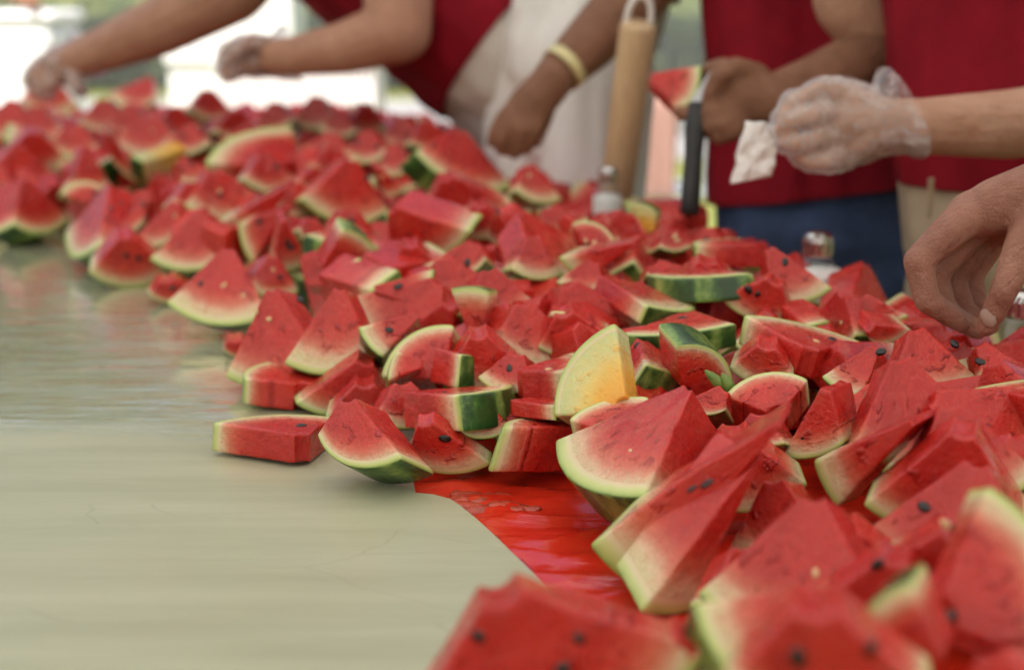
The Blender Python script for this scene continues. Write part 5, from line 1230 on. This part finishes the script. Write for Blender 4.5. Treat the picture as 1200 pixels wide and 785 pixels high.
for yy in range(2, 785, 5):
    for xx in range(2, 1200, 5):
        ok, lo, no, ix, ob, mt = sc.ray_cast(dg, CAM, ray(xx, yy).normalized())
        if ok and ob.name == 'probe':
            i = int(np.searchsorted(cum, ix, side='right')); hits[i] = hits.get(i, 0) + 1; sx_, sy_ = seen_at.get(i, (0, 0)); seen_at[i] = (sx_ + xx, sy_ + yy)
bpy.data.objects.remove(probe)
keep = sorted([i for i in hits if hits[i] >= 2], key=lambda i: -hits[i])[:300 - len(SL)]
NEAR = [(k, [proj(RM[k][0] @ Vector((0, RM[k][5] / 2, -.06)) + RM[k][1])][0]) for k in SL]
SHORT = {
'p01': 'seedy frontmost slab',
'p02': 'long slanting wedge',
'p03': 'pale-ended slanting wedge',
'p04': 'big red face in front',
'p05': 'tall corner slice',
'p06': 'small arc-rind slice',
'p07': 'thick pale-rind front slice',
'p08': 'two-seed front face',
'p09': 'one-seed wide slice',
'p10': 'black-and-pale-seed slice',
'p11': 'broad smooth slab',
'p12': 'narrow pointed wedge',
'p13': 'green-footed slice',
'p14': 'large plain wedge under the hand',
'p15': 'overlapping plain wedge',
'p16': 'peaked wedge',
'p17': 'big quarter wedge',
'p18': 'blocky slab',
'p19': 'upright yellow slice',
'p20': 'flat tucked slice',
'p21': 'striped chunk by yellow slice',
'p22': 'small red lump',
'p23': 'round-backed slice',
'p24': 'flat dark-skinned slice',
'p25': 'long pale-backed slab',
'p26': 'half-round slice',
'p27': 'wide green-band slice',
'p28': 'oblong block',
'p29': 'two-seed pink triangle',
'p30': 'small two-seed slice',
'p31': 'steep wedge by the shaker',
'p32': 'low pale-based slice',
'p33': 'thin slice near the hand',
'p34': 'seed-tipped slice',
'p35': 'wedge under the fingertips',
'p36': 'wedge under the thumb',
'p37': 'flat edge slab',
'p38': 'tall leaning wedge',
'p39': 'pale-footed wedge',
'p40': 'small pointed slice',
'p41': 'arched pale-rind slice',
'p42': 'small green-skinned cube',
'p43': 'small pale piece',
'p44': 'rounded thick slab',
'p45': 'flat-lying wedge',
'p46': 'outermost slab',
'p47': 'curved-rind wedge',
'p48': 'green-skinned block',
'p49': 'small front wedge',
'p50': 'slab left of yellow slice',
'p51': 'thin flat slab',
'p52': 'wedge above the cube',
'p53': 'rind-up slice',
'p54': 'pale-cored wedge',
'p55': 'small rind-topped slice',
'p56': 'long sloping prism',
'p57': 'green-ended prism',
'p58': 'slanted pale-tipped slice',
'p59': 'little arched slice',
'p60': 'wedge on the orange sliver',
'p61': 'orange sliver',
'p62': 'small peak under the knife',
'p63': 'low slice under the knife',
'p64': 'flat slice before the block',
'p65': 'pale-rind bit',
'p66': 'long ridged wedge',
'p67': 'large pale-ended block',
'p68': 'one-seed slice by the block',
'p69': 'broad slice behind the block',
'p70': 'dark-cornered far wedge',
'p71': 'wedge under the brown hand',
'p72': 'large rind-based triangle',
'p73': 'flat pale-ended slice',
'p74': 'tall arched slice',
'p75': 'upright-rind slice',
'p76': 'flat slanted slice',
'p77': 'one-seed mid wedge',
'p78': 'pale-footed mid wedge',
'p79': 'clean rim triangle',
'p80': 'low two-seed rim wedge',
'p81': 'pink leaning rim wedge',
'p82': 'thin ridge wedge',
'p83': 'second ridge wedge',
'p84': 'broad dark wedge',
'p85': 'two-faced edge wedge',
'p86': 'dark seeded wedge',
'p87': 'steep far wedge',
'p88': 'thin rind strip',
'p89': 'yellow far chunk',
'p90': 'long arched far slice',
'p92': 'pinkish broad wedge',
'p93': 'large rind-sided slice',
'p94': 'rind-strip slice',
'p95': 'narrow upright wedge',
'p96': 'blocky mid wedge',
'p97': 'wedge below the arched slice',
'p98': 'narrow slice by the triangle',
'p99': 'broad edge wedge',
'p100': 'wedge above the yellow chunk',
'p101': 'wedge in the stretched glove',
'p102': 'skyline piece',
'p103': 'lone skyline peak',
'p104': 'wedge toward the glove',
'p105': 'wedge below the glove',
'p106': 'frame-edge far wedge',
'p107': 'wedge before the yellow chunk',
'p108': 'slice under the skyline piece',
'p109': 'slice between the peaks',
'p110': 'slice behind the arch end',
'p111': 'slice by the tub corner',
'p112': 'slice mid tub',
'p113': 'slice under the bent arm',
'p114': 'slice by the tub end',
'p115': 'slice behind the arch',
'p116': 'slice below the shirt front',
'p117': 'slice below the hem',
'p118': 'slice behind the dark corner',
'p119': 'slice by the dark corner',
'p120': 'small slice on the skin',
'p121': 'broad slice by the arch',
'p122': 'slice above the triangle',
'p123': 'slice between triangle and block',
'p124': 'wedge in front of the yellow chunk',
'p125': 'pale stub',
'p126': 'wedge by the ridge',
'p127': 'small piece by the ridge',
'p128': 'low slice below the block',
'p133': 'wedge behind the yellow tip',
'p134': 'lump by the prism',
'p135': 'small rim stub',
'p138': 'slice under the pale core',
'p139': 'slice in the gap',
'p140': 'slice behind the crest',
'p141': 'slice beneath the long slab',
'p142': 'piece behind the blocky slab',
'p143': 'shaded low piece',
'p144': 'piece before the half-round',
'p145': 'slice below the thumb wedge',
'p146': 'slice behind the front rind',
'p147': 'piece under the smooth slab',
'p148': 'slice behind the big face',
'p149': 'bottom corner piece',
'p150': 'small piece between front slabs',
'p151': 'piece between the rim triangles',
'p153': 'piece above the green band',
'p154': 'wedge near the orange sliver',
'p155': 'flat piece by the block',
'p156': 'wedge by the rim triangle',
'p157': 'piece by the mid wedge',
'p158': 'wedge below the yellow chunk',
'p159': 'wedge behind the seeded one',
'p160': 'frame-cut wedge',
'p161': 'wedge by the broad slice',
'p162': 'wedge by the dark corner',
'p163': 'wedge at the triangle base',
'p170': 'held slice',
'p171': 'slice in the hollow',
'p172': 'slice at the cut side',
'p173': 'slice between the wedges',
'p175': 'slice behind the curved-rind wedge',
'p176': 'slice behind the green block',
'p174': 'slice at the arch end',
}
used = set(LABELS.values())
for i in keep:
    M, loc, k = fill[i]
    ax, ay = seen_at[i][0] / hits[i], seen_at[i][1] / hits[i]
    near = sorted((q for q in NEAR if q[0] in SHORT), key=lambda q: (q[1][0] - ax) ** 2 + (q[1][1] - ay) ** 2); lab = None
    for b in near[:8]:
        dx, dy = ax - b[1][0], ay - b[1][1]
        rel = ('just left of' if dx < 0 else 'just right of') if abs(dx) > abs(dy) else ('behind and above' if dy < 0 else 'low in front of')
        for sz in (('half-hidden melon chunk', 'red melon piece') if hits[i] > 8 else ('sliver of red melon', 'buried bit of melon')):
            cand = f'{sz} {rel} the {SHORT[b[0]]}'
            if cand not in used: lab = cand; break
        if lab: break
    lab = lab or 'half-hidden melon piece in the heap'; used.add(lab)
    root = bpy.data.objects.new('watermelon_chunk', None); col.objects.link(root); root.location = loc; root.rotation_euler = M.to_euler(); root.empty_display_size = .03
    tag(root, lab, 'watermelon piece', GROUP)
    for nm, me in (('flesh', PROTO[k][0]), ('rind', PROTO[k][1])):
        o = bpy.data.objects.new(nm, me); col.objects.link(o); o.parent = root
rest = joined('melon_heap_inside', [fill[i] for i in range(len(fill)) if i not in keep]); rest['kind'] = 'stuff'
print('fill', len(fill), 'visible', len(hits), 'kept', len(keep))
